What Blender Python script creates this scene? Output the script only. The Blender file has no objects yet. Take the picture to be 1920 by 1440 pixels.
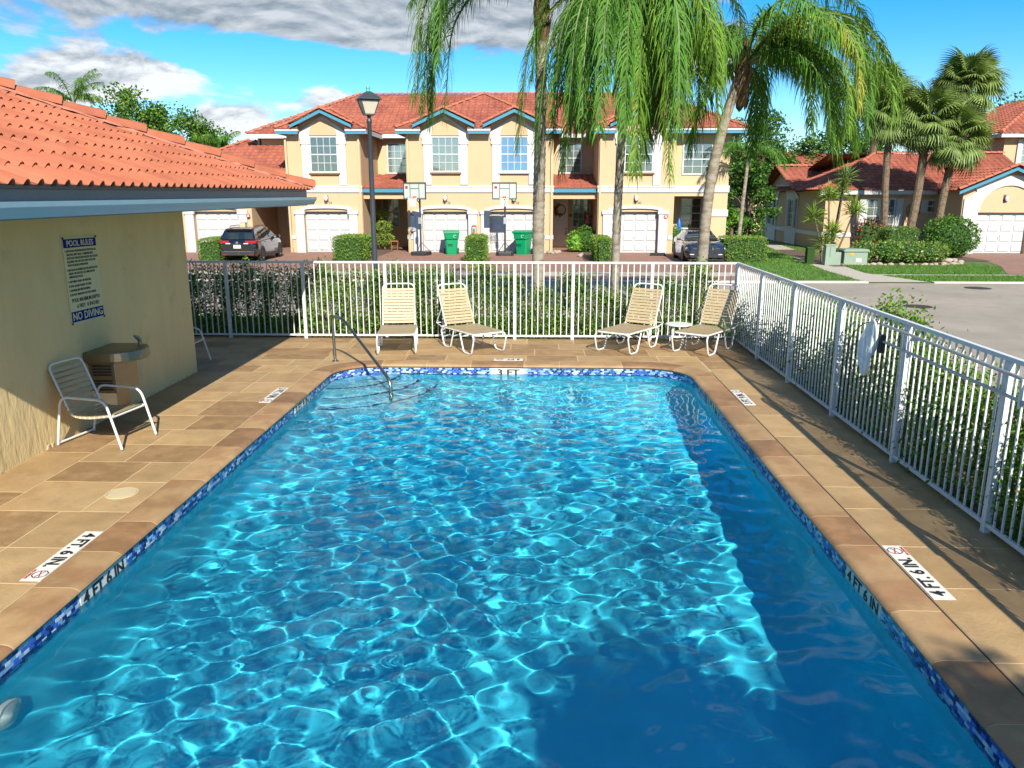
import bpy, bmesh, math, random
import numpy as np
from mathutils import Vector, Matrix, Euler
R = math.radians
random.seed(7)
sc = bpy.context.scene
C = sc.collection

# ---------------------------------------------------------------- camera
cam = bpy.data.objects.new('camera', bpy.data.cameras.new('camera'))
C.objects.link(cam); sc.camera = cam
cam.location = (0, 0, 2.8)
cam.rotation_euler = (R(90 - 13.56), 0, R(1.88))
cam.data.sensor_width = 36; cam.data.lens = 1480 / 1920 * 36
cam.data.clip_start = .05; cam.data.clip_end = 3000

# ---------------------------------------------------------------- view
sc.view_settings.view_transform = 'Standard'
sc.view_settings.look = 'None'
sc.view_settings.exposure = 1.1
sc.view_settings.gamma = 1
sc.render.engine = 'CYCLES'
cy = sc.cycles
cy.max_bounces = 9; cy.diffuse_bounces = 4; cy.glossy_bounces = 3; cy.transmission_bounces = 6
cy.transparent_max_bounces = 10
cy.sample_clamp_indirect = 4.0
cy.caustics_reflective = False; cy.caustics_refractive = True
cy.use_adaptive_sampling = True; cy.adaptive_threshold = .02
try:
    cy.use_denoising = True; cy.denoiser = 'OPENIMAGEDENOISE'
except Exception:
    pass

# ---------------------------------------------------------------- sun and sky
EL, AZ = R(34), R(15)          # the sun stands behind the camera, a little to the right
sun_dir = Vector((math.sin(AZ) * math.cos(EL), -math.cos(AZ) * math.cos(EL), math.sin(EL)))
sun = bpy.data.lights.new('sun', 'SUN'); sun.energy = 4.1; sun.angle = R(.5); sun.color = (1, .93, .82)
so = bpy.data.objects.new('sun', sun); C.objects.link(so)
so.rotation_euler = sun_dir.to_track_quat('Z', 'Y').to_euler()
so.location = sun_dir * 60
sun.cycles.is_caustics_light = True
sun.cycles.use_multiple_importance_sampling = False


class E:
    """a value in a node tree, with arithmetic"""
    def __init__(s, nt, x): s.nt = nt; s.x = x
    def op(s, o, b=None, c=None):
        n = s.nt.nodes.new('ShaderNodeMath'); n.operation = o
        for i, q in enumerate((s, b, c)):
            if q is None: continue
            q = q.x if isinstance(q, E) else q
            if isinstance(q, (int, float)): n.inputs[i].default_value = q
            else: s.nt.links.new(q, n.inputs[i])
        return E(s.nt, n.outputs[0])
    def __add__(s, b): return s.op('ADD', b)
    def __sub__(s, b): return s.op('SUBTRACT', b)
    def __mul__(s, b): return s.op('MULTIPLY', b)
    def __truediv__(s, b): return s.op('DIVIDE', b)
    def __radd__(s, b): return s.op('ADD', b)
    def __rmul__(s, b): return s.op('MULTIPLY', b)
    def __rsub__(s, b): return E(s.nt, b).op('SUBTRACT', s)
    def smooth(s, a, b):
        n = s.nt.nodes.new('ShaderNodeMapRange'); n.interpolation_type = 'SMOOTHSTEP'
        s.nt.links.new(s.x, n.inputs[0]); n.inputs[1].default_value = a; n.inputs[2].default_value = b
        return E(s.nt, n.outputs[0])


def combine(nt, x, y, z=0):
    n = nt.nodes.new('ShaderNodeCombineXYZ')
    for i, q in enumerate((x, y, z)):
        if isinstance(q, E): nt.links.new(q.x, n.inputs[i])
        else: n.inputs[i].default_value = q
    return n.outputs[0]


def noise(nt, vec, scale, detail=5, rough=.55, dist=0):
    n = nt.nodes.new('ShaderNodeTexNoise'); n.inputs['Scale'].default_value = scale
    n.inputs['Detail'].default_value = detail; n.inputs['Roughness'].default_value = rough
    n.inputs['Distortion'].default_value = dist
    if vec is not None: nt.links.new(vec, n.inputs['Vector'])
    return E(nt, n.outputs[0])


def mixc(nt, f, a, b, mode='MIX'):
    n = nt.nodes.new('ShaderNodeMix'); n.data_type = 'RGBA'; n.blend_type = mode; n.clamp_factor = True
    for i, q in ((0, f), (6, a), (7, b)):
        q = q.x if isinstance(q, E) else q
        if isinstance(q, (int, float)): n.inputs[i].default_value = q
        elif isinstance(q, tuple): n.inputs[i].default_value = (*q[:3], 1)
        else: nt.links.new(q, n.inputs[i])
    return n.outputs[2]


def make_world():
    w = bpy.data.worlds.new('World'); sc.world = w; w.use_nodes = True
    nt = w.node_tree; bg = nt.nodes['Background']
    sky = nt.nodes.new('ShaderNodeTexSky'); sky.sky_type = 'NISHITA'; sky.sun_disc = False
    sky.sun_elevation = EL; sky.sun_rotation = math.atan2(sun_dir.x, sun_dir.y)
    sky.air_density = 1.0; sky.dust_density = .05; sky.ozone_density = 5.5; sky.altitude = 0
    hs = nt.nodes.new('ShaderNodeHueSaturation'); hs.inputs['Saturation'].default_value = 1.38; hs.inputs['Value'].default_value = .58
    nt.links.new(sky.outputs[0], hs.inputs['Color'])
    tc = nt.nodes.new('ShaderNodeTexCoord'); sp = nt.nodes.new('ShaderNodeSeparateXYZ')
    nt.links.new(tc.outputs['Generated'], sp.inputs[0])
    x, y, z = (E(nt, sp.outputs[i]) for i in range(3))
    az = x.op('ARCTAN2', y) * 57.2958          # degrees, 0 straight along the pool, + to the right
    el = z.op('ARCSINE') * 57.2958
    # clouds live on a layer: stretched along the horizon, finer close to it
    vec = combine(nt, az * .05, el * .12, z * .6)
    n1 = noise(nt, vec, 2.0, 8, .58, .3)
    vec2 = combine(nt, az * .05, el * .12 - .055, z * .6)
    n2 = noise(nt, vec2, 2.0, 8, .58, .3)
    big = noise(nt, combine(nt, az * .022, el * .05, 3.3), 1.3, 2, .5)

    def blob(a0, e0, ra, re, s):
        a = (az - a0) / ra; b = (el - e0) / re
        return (0 - (a * a + b * b)).op('EXPONENT') * s
    m = blob(-27, 13, 12, 2.6, .30) + blob(-14, 12, 9, 2.5, .38) + blob(-3, 11.4, 9, 2.8, .38) + blob(7, 9, 5, 3, .16)
    m = m + blob(-29, 7.2, 5, 1.6, .27) + blob(-13, 6.1, 3.6, 1.3, .36) + blob(-22, 4.6, 4, 1.2, .2) + blob(13, 7.5, 5, 3, .2)
    m = m + blob(33, 6.5, 3.5, 3.0, .3) - blob(24, 11, 9, 6, .45) - blob(-17, 8.5, 8, 1.1, .34) - blob(-5, 6.6, 7, 1.7, .4) + blob(-22, 15, 30, 3, .16)
    away = blob(0, 8, 48, 16, 1.0)               # the part of the sky described above; elsewhere broken cloud goes on
    m = m + (1 - away) * (big - .42) * .9
    d = (n1 - .545) + m
    cov = d.smooth(.03, .14)
    lit = ((n1 - n2) * 7.5 + .50 + (n1 - .5) * .5).op('MINIMUM', 1.0).op('MAXIMUM', 0.0)
    # low cumulus stand in full sun, the broad layer above shows its shaded base
    base = el.smooth(7.2, 9.5)
    lit = lit.op('MAXIMUM', 0.0) * (1 - base * .42) + (1 - base) * .26
    shade = mixc(nt, lit, (.92, 1.12, 1.32), (3.1, 3.2, 3.3))
    col = mixc(nt, cov * .97, hs.outputs[0], shade)
    nt.links.new(col, bg.inputs[0]); bg.inputs[1].default_value = .15


make_world()

# ---------------------------------------------------------------- materials
M = {}


def mat(name, col, rough=.6, metal=0, var=0, vscale=3, bump=0, bscale=30, rand=0, col2=None, spec=.5, island=0, coat=0,
        stretch=(1, 1, 1), c2lo=.42, c2hi=.62, detail=5, bdetail=4, dirt=0, transl=0):
    m = bpy.data.materials.new(name); m.use_nodes = True; nt = m.node_tree
    p = nt.nodes['Principled BSDF']
    p.inputs['Roughness'].default_value = rough; p.inputs['Metallic'].default_value = metal
    p.inputs['Specular IOR Level'].default_value = spec
    if coat: p.inputs['Coat Weight'].default_value = coat; p.inputs['Coat Roughness'].default_value = .06
    c = (*col, 1); src = None
    tc = nt.nodes.new('ShaderNodeTexCoord'); vec = tc.outputs['Object']
    if stretch != (1, 1, 1):
        mp = nt.nodes.new('ShaderNodeMapping'); mp.inputs['Scale'].default_value = stretch
        nt.links.new(vec, mp.inputs[0]); vec = mp.outputs[0]
    if rand:                                   # shift the texture from piece to piece
        oi = nt.nodes.new('ShaderNodeObjectInfo')
        ad = nt.nodes.new('ShaderNodeVectorMath'); ad.operation = 'ADD'
        sc_ = nt.nodes.new('ShaderNodeMath'); sc_.operation = 'MULTIPLY'; sc_.inputs[1].default_value = 37.0
        nt.links.new(oi.outputs['Random'], sc_.inputs[0]); nt.links.new(vec, ad.inputs[0]); nt.links.new(sc_.outputs[0], ad.inputs[1])
        vec = ad.outputs[0]
    out = None
    if col2:
        n = noise(nt, vec, vscale, detail, .6)
        out = mixc(nt, n.smooth(c2lo, c2hi), col, col2)
    if var:
        n2 = noise(nt, vec, vscale * 2.3, detail, .6)
        f = n2 * (2 * var) + (1 - var)
        v = nt.nodes.new('ShaderNodeVectorMath'); v.operation = 'SCALE'
        if out is not None: nt.links.new(out, v.inputs[0])
        else: v.inputs[0].default_value = col
        nt.links.new(f.x, v.inputs[3]); out = v.outputs[0]
    if rand or island:
        if island:
            g = nt.nodes.new('ShaderNodeNewGeometry'); rnd = E(nt, g.outputs['Random Per Island']); k = island
        else:
            rnd = E(nt, oi.outputs['Random']); k = rand
        f = rnd * (2 * k) + (1 - k)
        v = nt.nodes.new('ShaderNodeVectorMath'); v.operation = 'SCALE'
        if out is not None: nt.links.new(out, v.inputs[0])
        else: v.inputs[0].default_value = col
        nt.links.new(f.x, v.inputs[3]); out = v.outputs[0]
    if dirt:
        dn = noise(nt, tc.outputs['Object'], 2.1, 8, .7)
        out = mixc(nt, dn.smooth(.55, .75) * dirt, out if out is not None else col, (.09, .07, .05))
    if out is not None: nt.links.new(out, p.inputs['Base Color'])
    else: p.inputs['Base Color'].default_value = c
    if bump:
        bn = noise(nt, vec, bscale, bdetail, .6)
        b = nt.nodes.new('ShaderNodeBump'); b.inputs['Strength'].default_value = bump; b.inputs['Distance'].default_value = .01
        nt.links.new(bn.x, b.inputs['Height']); nt.links.new(b.outputs[0], p.inputs['Normal'])
    if transl:
        t = nt.nodes.new('ShaderNodeBsdfTranslucent'); mx = nt.nodes.new('ShaderNodeMixShader'); mx.inputs[0].default_value = transl
        if out is not None:
            v = nt.nodes.new('ShaderNodeVectorMath'); v.operation = 'MULTIPLY'; v.inputs[1].default_value = (1.5, 1.35, .6)
            nt.links.new(out, v.inputs[0]); nt.links.new(v.outputs[0], t.inputs[0])
        else: t.inputs[0].default_value = c
        nt.links.new(p.outputs[0], mx.inputs[1]); nt.links.new(t.outputs[0], mx.inputs[2])
        nt.links.new(mx.outputs[0], nt.nodes['Material Output'].inputs[0])
    M[name] = m
    return m


mat('grout', (.56, .43, .25), .9, var=.12)
mat('deck_tan', (.37, .248, .118), .62, col2=(.33, .212, .096), vscale=1.6, var=.34, rand=.10, bump=.5, bscale=34, dirt=.32, detail=11, bdetail=8)
mat('deck_brown', (.25, .15, .066), .6, col2=(.31, .195, .09), vscale=3.4, var=.38, rand=.10, bump=.5, bscale=34, dirt=.3, detail=11, bdetail=8)
mat('coping_tan', (.36, .23, .108), .55, col2=(.29, .165, .075), vscale=2, var=.25, rand=.10, bump=.3, bscale=24, dirt=.2)
mat('coping_brown', (.215, .118, .052), .55, col2=(.28, .155, .07), vscale=3, var=.3, rand=.1, bump=.35, bscale=24, dirt=.2)
mat('plaster', (.05, .64, .80), .7, col2=(.04, .58, .74), vscale=1.2, var=.12, bump=.1)
mat('step_plaster', (.20, .58, .70), .7, var=.10, vscale=3)
mat('tile_white', (.46, .56, .64), .18, rand=.12)
mat('tile_light', (.20, .38, .60), .16, rand=.15)
mat('tile_blue', (.035, .10, .42), .14, rand=.25)
mat('tile_navy', (.010, .022, .13), .14, rand=.3)
mat('white_enamel', (.62, .62, .60), .35, var=.05, vscale=4)
mat('marker_white', (.66, .64, .58), .4, var=.08, vscale=9)
mat('ink_black', (.012, .012, .012), .5)
mat('ink_red', (.32, .02, .025), .5)
mat('fence_paint', (.58, .60, .60), .5, var=.12, vscale=6, detail=8, dirt=.12)
mat('steel', (.40, .37, .31), .23, 1, var=.08, vscale=12)
mat('steel_rough', (.27, .235, .17), .4, 1, var=.18, vscale=5, bump=.08, bscale=60)
mat('strap', (.40, .315, .18), .5, var=.08, vscale=7, rand=.06)
mat('stucco', (.62, .48, .235), .9, var=.14, vscale=1.3, bump=1.6, bscale=11, bdetail=3, stretch=(1, 1.0, .33), dirt=.3)
mat('stucco_far', (.49, .345, .205), .9, var=.10, vscale=.5, dirt=.10, bump=.25, bscale=14)
mat('stucco_far_pale', (.49, .375, .22), .9, var=.10, vscale=.5, dirt=.10, bump=.25, bscale=14)
mat('trim_white', (.48, .48, .475), .6, var=.04, vscale=1.5)
mat('trim_blue', (.035, .20, .30), .5, var=.06)
mat('gutter_blue', (.28, .45, .52), .35, var=.08, vscale=2)
mat('flashing', (.16, .20, .23), .4, .2, var=.15, vscale=6)
mat('roof_tile', (.36, .112, .054), .82, col2=(.30, .088, .042), vscale=1.4, var=.22, rand=.10, bump=.2, bscale=30, dirt=.35, detail=9)
mat('roof_tile_far', (.33, .10, .058), .85, col2=(.26, .072, .043), vscale=.6, var=.25, island=.18, dirt=.15)
mat('roof_cap', (.36, .115, .065), .85, var=.2, vscale=2, rand=.1)
mat('mortar', (.42, .17, .115), .95, var=.3, vscale=8, bump=.8, bscale=25)
mat('garage_white', (.43, .43, .425), .5, var=.03)
mat('glass_dark', (.012, .016, .02), .05, spec=.8)
mat('blind', (.50, .50, .47), .7, var=.1)
mat('blind_dark', (.10, .11, .12), .7, var=.2)
mat('window_blue', (.10, .22, .36), .12, spec=.8)
mat('door_white', (.74, .70, .60), .5)
mat('asphalt', (.27, .235, .185), .92, col2=(.31, .27, .215), vscale=.35, var=.3, bump=.5, bscale=70, dirt=.4, detail=12)
mat('concrete', (.40, .36, .29), .9, var=.14, vscale=1.5, bump=.2, bscale=50, dirt=.25)
mat('kerb', (.46, .43, .37), .9, var=.12, vscale=2)
mat('soil', (.10, .065, .04), .95, var=.35, vscale=8, bump=.6)
mat('lawn', (.055, .12, .018), .95, col2=(.085, .155, .025), vscale=1.3, var=.35, bump=.8, bscale=90)
mat('grass_blade', (.10, .22, .03), .8, island=.4, transl=.3)
mat('leaf_hedge', (.09, .205, .025), .75, spec=.15, island=.45, transl=.25)
mat('leaf_hedge_light', (.175, .275, .04), .75, spec=.15, island=.4, transl=.25)
mat('leaf_hedge_brown', (.20, .16, .09), .7, island=.5, transl=.2)
mat('leaf_dark', (.035, .085, .02), .75, spec=.15, island=.45, transl=.2)
mat('leaf_croton', (.20, .035, .02), .5, island=.6, transl=.2)
mat('leaf_bright', (.14, .32, .03), .5, island=.35, transl=.3)
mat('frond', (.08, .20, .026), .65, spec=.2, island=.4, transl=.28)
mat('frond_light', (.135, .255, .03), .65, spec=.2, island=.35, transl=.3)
mat('frond_yellow', (.32, .33, .045), .65, spec=.2, island=.3, transl=.3)
mat('frond_dry', (.22, .15, .05), .7, island=.4, transl=.2)
mat('fan_leaf', (.16, .235, .055), .6, island=.35, transl=.22)
mat('rachis', (.10, .15, .035), .5, var=.2)
mat('palm_trunk', (.27, .235, .18), .9, col2=(.17, .14, .10), vscale=4, var=.3, bump=.8, bscale=22, stretch=(1, 1, 2.2))
mat('palm_boot', (.17, .10, .045), .9, var=.5, vscale=8, bump=1, bscale=30)
mat('sabal_trunk', (.17, .12, .075), .92, col2=(.10, .07, .045), vscale=8, var=.4, bump=1, bscale=40)
mat('bark', (.11, .085, .06), .9, var=.35, vscale=6, bump=.7)
mat('paver', (.30, .155, .105), .9, var=.2, vscale=1.2, island=.22, dirt=.2)
mat('paver_joint', (.16, .095, .065), .95, var=.2)
mat('stone', (.30, .25, .19), .9, island=.3, var=.2)
mat('lamp_metal', (.045, .055, .065), .4, .2, var=.15, vscale=5)
mat('lamp_glass', (.50, .46, .36), .35, var=.15)
mat('copper_green', (.10, .34, .30), .5)
mat('car_black', (.006, .007, .010), .16, 0, coat=1, spec=.6)
mat('car_blue', (.010, .016, .030), .16, 0, coat=1, spec=.6)
mat('car_trim', (.02, .02, .02), .55)
mat('car_glass', (.010, .018, .022), .03, spec=.9)
mat('tyre', (.018, .018, .018), .85)
mat('alloy', (.42, .42, .43), .3, .9)
mat('tail_red', (.32, .008, .012), .15, coat=1)
mat('head_lamp', (.70, .72, .72), .12, coat=1)
mat('plate', (.60, .66, .58), .5)
mat('chrome', (.7, .7, .7), .12, 1)
mat('bin_green', (.0, .235, .09), .45, var=.06)
mat('plastic_black', (.022, .024, .026), .5, var=.2)
mat('acrylic', (.42, .46, .42), .12, spec=.6)
mat('board_green', (.03, .10, .075), .4)
mat('net_white', (.78, .77, .74), .8)
mat('rim_red', (.45, .06, .03), .45)
mat('pole_grey', (.38, .40, .41), .4, .4)
mat('utility_green', (.20, .27, .20), .55, var=.1)
mat('sticker_orange', (.75, .28, .02), .5)
mat('iron', (.05, .035, .03), .75, .3, var=.3, vscale=9)
mat('sign_cream', (.60, .55, .32), .8, spec=.2, var=.06, vscale=4)
mat('sign_blue', (.006, .02, .17), .85, spec=.1)
mat('wood', (.22, .11, .045), .7, var=.3)
mat('terracotta', (.35, .14, .06), .8)
mat('pumpkin', (.72, .20, .015), .5)
mat('cloth_purple', (.10, .07, .30), .7)
mat('cloth_pink', (.50, .16, .18), .7)
mat('pale_green', (.25, .34, .27), .6)
mat('plastic_blue', (.01, .12, .50), .4)
mat('wreath_orange', (.40, .16, .02), .8, island=.5)
mat('wreath_twig', (.13, .07, .03), .9)
mat('fixture', (.09, .08, .07), .5)
mat('bulb_glass', (.72, .70, .64), .25)
mat('number_ink', (.16, .11, .07), .6)
mat('hose_green', (.01, .28, .20), .4)
mat('lid_cream', (.50, .41, .24), .6, var=.1)
mat('petal', (.55, .42, .40), .7, island=.3)


def water_material():
    m = bpy.data.materials.new('pool_water'); m.use_nodes = True; nt = m.node_tree; nt.nodes.clear()
    o = nt.nodes.new('ShaderNodeOutputMaterial'); g = nt.nodes.new('ShaderNodeBsdfGlass')
    g.inputs['IOR'].default_value = 1.333; g.inputs['Roughness'].default_value = 0
    g.inputs['Color'].default_value = (.86, .96, 1, 1)
    nt.links.new(g.outputs[0], o.inputs[0]); M['pool_water'] = m


def pane_material():
    m = bpy.data.materials.new('window_glass'); m.use_nodes = True; nt = m.node_tree; nt.nodes.clear()
    o = nt.nodes.new('ShaderNodeOutputMaterial'); t = nt.nodes.new('ShaderNodeBsdfTransparent'); g = nt.nodes.new('ShaderNodeBsdfGlossy')
    t.inputs[0].default_value = (.80, .86, .87, 1); g.inputs['Roughness'].default_value = .03
    f = nt.nodes.new('ShaderNodeFresnel'); f.inputs[0].default_value = 1.55
    k = E(nt, f.outputs[0]) + .10
    mx = nt.nodes.new('ShaderNodeMixShader'); nt.links.new(k.x, mx.inputs[0]); nt.links.new(t.outputs[0], mx.inputs[1]); nt.links.new(g.outputs[0], mx.inputs[2])
    nt.links.new(mx.outputs[0], o.inputs[0]); M['window_glass'] = m


def net_material():
    m = bpy.data.materials.new('net_mesh'); m.use_nodes = True; nt = m.node_tree
    p = nt.nodes['Principled BSDF']; p.inputs['Base Color'].default_value = (.70, .74, .76, 1); p.inputs['Roughness'].default_value = .8
    t = nt.nodes.new('ShaderNodeBsdfTransparent'); mx = nt.nodes.new('ShaderNodeMixShader'); mx.inputs[0].default_value = .22
    nt.links.new(p.outputs[0], mx.inputs[1]); nt.links.new(t.outputs[0], mx.inputs[2])
    nt.links.new(mx.outputs[0], nt.nodes['Material Output'].inputs[0]); M['net_mesh'] = m


water_material(); pane_material(); net_material()

# ---------------------------------------------------------------- object helpers
ORG = {}


class MB:
    """collects faces, becomes ONE mesh object"""
    def __init__(s): s.v = []; s.f = []; s.k = []; s.mi = 0
    def add(s, vs, fs):
        b = len(s.v); s.v += [tuple(p) for p in vs]
        s.f += [tuple(i + b for i in f) for f in fs]; s.k += [s.mi] * len(fs)
        return s
    def quad(s, *p): return s.add(p, [tuple(range(len(p)))])
    def box(s, x0, x1, y0, y1, z0, z1, mtx=None):
        v = [(x, y, z) for z in (z0, z1) for y in (y0, y1) for x in (x0, x1)]
        if mtx is not None: v = [mtx @ Vector(p) for p in v]
        return s.add(v, [(0, 2, 3, 1), (4, 5, 7, 6), (0, 1, 5, 4), (2, 6, 7, 3), (0, 4, 6, 2), (1, 3, 7, 5)])
    def prism(s, poly, y0, y1, mtx=None):
        """polygon in x,z pushed from y0 (front) to y1"""
        n = len(poly)
        v = [(x, y0, z) for x, z in poly] + [(x, y1, z) for x, z in poly]
        if mtx is not None: v = [mtx @ Vector(p) for p in v]
        return s.add(v, [tuple(range(n)), tuple(reversed(range(n, 2 * n)))] + [((i + 1) % n, i, n + i, n + (i + 1) % n) for i in range(n)])
    def slab(s, poly, z0, z1, mtx=None):
        n = len(poly)
        v = [(x, y, z0) for x, y in poly] + [(x, y, z1) for x, y in poly]
        if mtx is not None: v = [mtx @ Vector(p) for p in v]
        return s.add(v, [tuple(reversed(range(n))), tuple(range(n, 2 * n))] + [(i, (i + 1) % n, n + (i + 1) % n, n + i) for i in range(n)])
    def tube(s, pts, r, n=8, closed=False, caps=True):
        pts = [Vector(p) for p in pts]; m = len(pts)
        rr = r if isinstance(r, (list, tuple)) else [r] * m
        up = None; rings = []
        for i, p in enumerate(pts):
            a = pts[i - 1] if (i or closed) else p; b = pts[(i + 1) % m] if (i < m - 1 or closed) else p
            t = (b - a)
            t = t.normalized() if t.length > 1e-9 else Vector((0, 0, 1))
            if up is None: up = t.orthogonal().normalized()
            up = (up - t * up.dot(t))
            up = up.normalized() if up.length > 1e-6 else t.orthogonal().normalized()
            w = t.cross(up)
            rings.append([p + (up * math.cos(2 * math.pi * j / n) + w * math.sin(2 * math.pi * j / n)) * rr[i] for j in range(n)])
        v = [q for ring in rings for q in ring]; f = []
        for i in range(m if closed else m - 1):
            a, b = i * n, ((i + 1) % m) * n
            f += [(a + j, a + (j + 1) % n, b + (j + 1) % n, b + j) for j in range(n)]
        if caps and not closed: f += [tuple(reversed(range(n))), tuple(range((m - 1) * n, m * n))]
        return s.add(v, f)
    def lathe(s, prof, n=16, c=(0, 0, 0), mtx=None, caps=True):
        v = [(c[0] + r * math.cos(2 * math.pi * j / n), c[1] + r * math.sin(2 * math.pi * j / n), c[2] + z) for r, z in prof for j in range(n)]
        if mtx is not None: v = [mtx @ Vector(p) for p in v]
        f = [(i * n + j, i * n + (j + 1) % n, (i + 1) * n + (j + 1) % n, (i + 1) * n + j) for i in range(len(prof) - 1) for j in range(n)]
        if caps: f += [tuple(reversed(range(n))), tuple(range((len(prof) - 1) * n, len(prof) * n))]
        return s.add(v, f)
    def grid(s, rows, closed=False):
        m = len(rows[0]); v = [p for r in rows for p in r]
        f = [(i * m + j, i * m + (j + 1) % m, (i + 1) * m + (j + 1) % m, (i + 1) * m + j) for i in range(len(rows) - 1) for j in range(m if closed else m - 1)]
        return s.add(v, f)
    def mesh(s, name, mats, smooth=None, org=None):
        me = bpy.data.meshes.new(name)
        v = s.v if org is None else [(p[0] - org[0], p[1] - org[1], p[2] - org[2]) for p in s.v]
        me.from_pydata(v, [], s.f)
        for m in (mats if isinstance(mats, (list, tuple)) else [mats]): me.materials.append(M[m])
        if any(s.k): me.polygons.foreach_set('material_index', s.k)
        if smooth is not None:
            me.polygons.foreach_set('use_smooth', [True] * len(me.polygons))
            me.set_sharp_from_angle(angle=R(smooth))
        me.update()
        return me


def link(name, me, parent=None):
    o = bpy.data.objects.new(name, me); C.objects.link(o)
    if parent is not None: o.parent = parent; ORG[o.name] = ORG.get(parent.name, Vector())
    return o


def build(name, mb, mats, parent=None, smooth=None, bevel=0, segs=2, local=False):
    """one mesh object; coordinates are world ones unless local"""
    org = None if (parent is None or local) else ORG.get(parent.name)
    o = link(name, mb.mesh(name, mats, smooth, org), parent)
    if bevel:
        b = o.modifiers.new('bevel', 'BEVEL'); b.width = bevel; b.segments = segs; b.limit_method = 'ANGLE'; b.angle_limit = R(40)
    return o


def tag(o, label=None, cat=None, group=None, kind=None):
    if label: o['label'] = label
    if cat: o['category'] = cat
    if group: o['group'] = group
    if kind: o['kind'] = kind
    return o


def thing(name, loc, label, cat, group=None, rz=0):
    o = link(name, None); o.location = loc; o.rotation_euler = (0, 0, rz); o.empty_display_size = .2
    ORG[o.name] = Vector(loc)
    return tag(o, label, cat, group)


def copy_tree(o, parent=None):
    c = o.copy(); C.objects.link(c); c.parent = parent
    for ch in list(o.children): copy_tree(ch, c)
    return c


def structure(name, mb, mats, smooth=None, **k):
    return tag(build(name, mb, mats, None, smooth, **k), kind='structure')


def text_mesh(body, size, mtx, depth=.0015, bold=.012, width=None, align='CENTER'):
    """lettering as a mesh, laid out in x,y of mtx"""
    cu = bpy.data.curves.new('lettering', 'FONT'); cu.body = body; cu.size = size; cu.extrude = depth; cu.offset = bold * size
    cu.align_x = align; cu.align_y = 'CENTER'; cu.resolution_u = 3
    ob = bpy.data.objects.new('lettering', cu); C.objects.link(ob)
    bpy.context.view_layer.update()
    dg = bpy.context.evaluated_depsgraph_get()
    me = bpy.data.meshes.new_from_object(ob.evaluated_get(dg))
    xs = [v.co.x for v in me.vertices]
    sx = 1 if not (width and xs) else width / (max(xs) - min(xs))
    mb = MB()
    mb.add([mtx @ Vector((v.co.x * sx, v.co.y, v.co.z)) for v in me.vertices], [tuple(p.vertices) for p in me.polygons])
    bpy.data.objects.remove(ob); bpy.data.curves.remove(cu); bpy.data.meshes.remove(me)
    return mb


def frame_mtx(o, ax, ay):
    ax = Vector(ax).normalized(); ay = Vector(ay).normalized(); az = ax.cross(ay)
    return Matrix(((ax.x, ay.x, az.x, o[0]), (ax.y, ay.y, az.y, o[1]), (ax.z, ay.z, az.z, o[2]), (0, 0, 0, 1)))


def arc(cx, cz, rx, rz, a0, a1, n):
    return [(cx + rx * math.cos(R(a0 + (a1 - a0) * i / n)), cz + rz * math.sin(R(a0 + (a1 - a0) * i / n))) for i in range(n + 1)]


def bend(pts, r, n=5):
    """round the corners of a polyline"""
    pts = [Vector(p) for p in pts]; out = [pts[0]]
    for i in range(1, len(pts) - 1):
        a, b, c = pts[i - 1], pts[i], pts[i + 1]
        k = min(r, (a - b).length * .49, (c - b).length * .49)
        p = b + (a - b).normalized() * k; q = b + (c - b).normalized() * k
        out += [p.lerp(b, t).lerp(b.lerp(q, t), t) for t in [j / n for j in range(n + 1)]]
    return out + [pts[-1]]

# ================================================================ the setting
def paver_material():
    m = bpy.data.materials.new('paver_field'); m.use_nodes = True; nt = m.node_tree; p = nt.nodes['Principled BSDF']
    tc = nt.nodes.new('ShaderNodeTexCoord'); b = nt.nodes.new('ShaderNodeTexBrick')
    nt.links.new(tc.outputs['Object'], b.inputs['Vector'])
    b.inputs['Scale'].default_value = 1; b.inputs['Brick Width'].default_value = .24; b.inputs['Row Height'].default_value = .15
    b.inputs['Mortar Size'].default_value = .008; b.inputs['Color1'].default_value = (.33, .175, .12, 1); b.inputs['Color2'].default_value = (.25, .125, .085, 1)
    b.inputs['Mortar'].default_value = (.12, .07, .05, 1)
    n = noise(nt, tc.outputs['Object'], .9, 6, .6)
    col = mixc(nt, n.smooth(.35, .7) * .6, b.outputs[0], (.20, .13, .10))
    nt.links.new(col, p.inputs['Base Color']); p.inputs['Roughness'].default_value = .9
    bp = nt.nodes.new('ShaderNodeBump'); bp.inputs['Distance'].default_value = .01; bp.inputs['Strength'].default_value = .6; bp.invert = True
    nt.links.new(b.outputs[1], bp.inputs['Height']); nt.links.new(bp.outputs[0], p.inputs['Normal']); M['paver_field'] = m


paver_material()


def sheet(name, poly, z, m):
    return structure(name, MB().quad(*[(x, y, z) for x, y in poly]), m)


def rect(x0, x1, y0, y1): return [(x0, y0), (x1, y0), (x1, y1), (x0, y1)]


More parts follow.
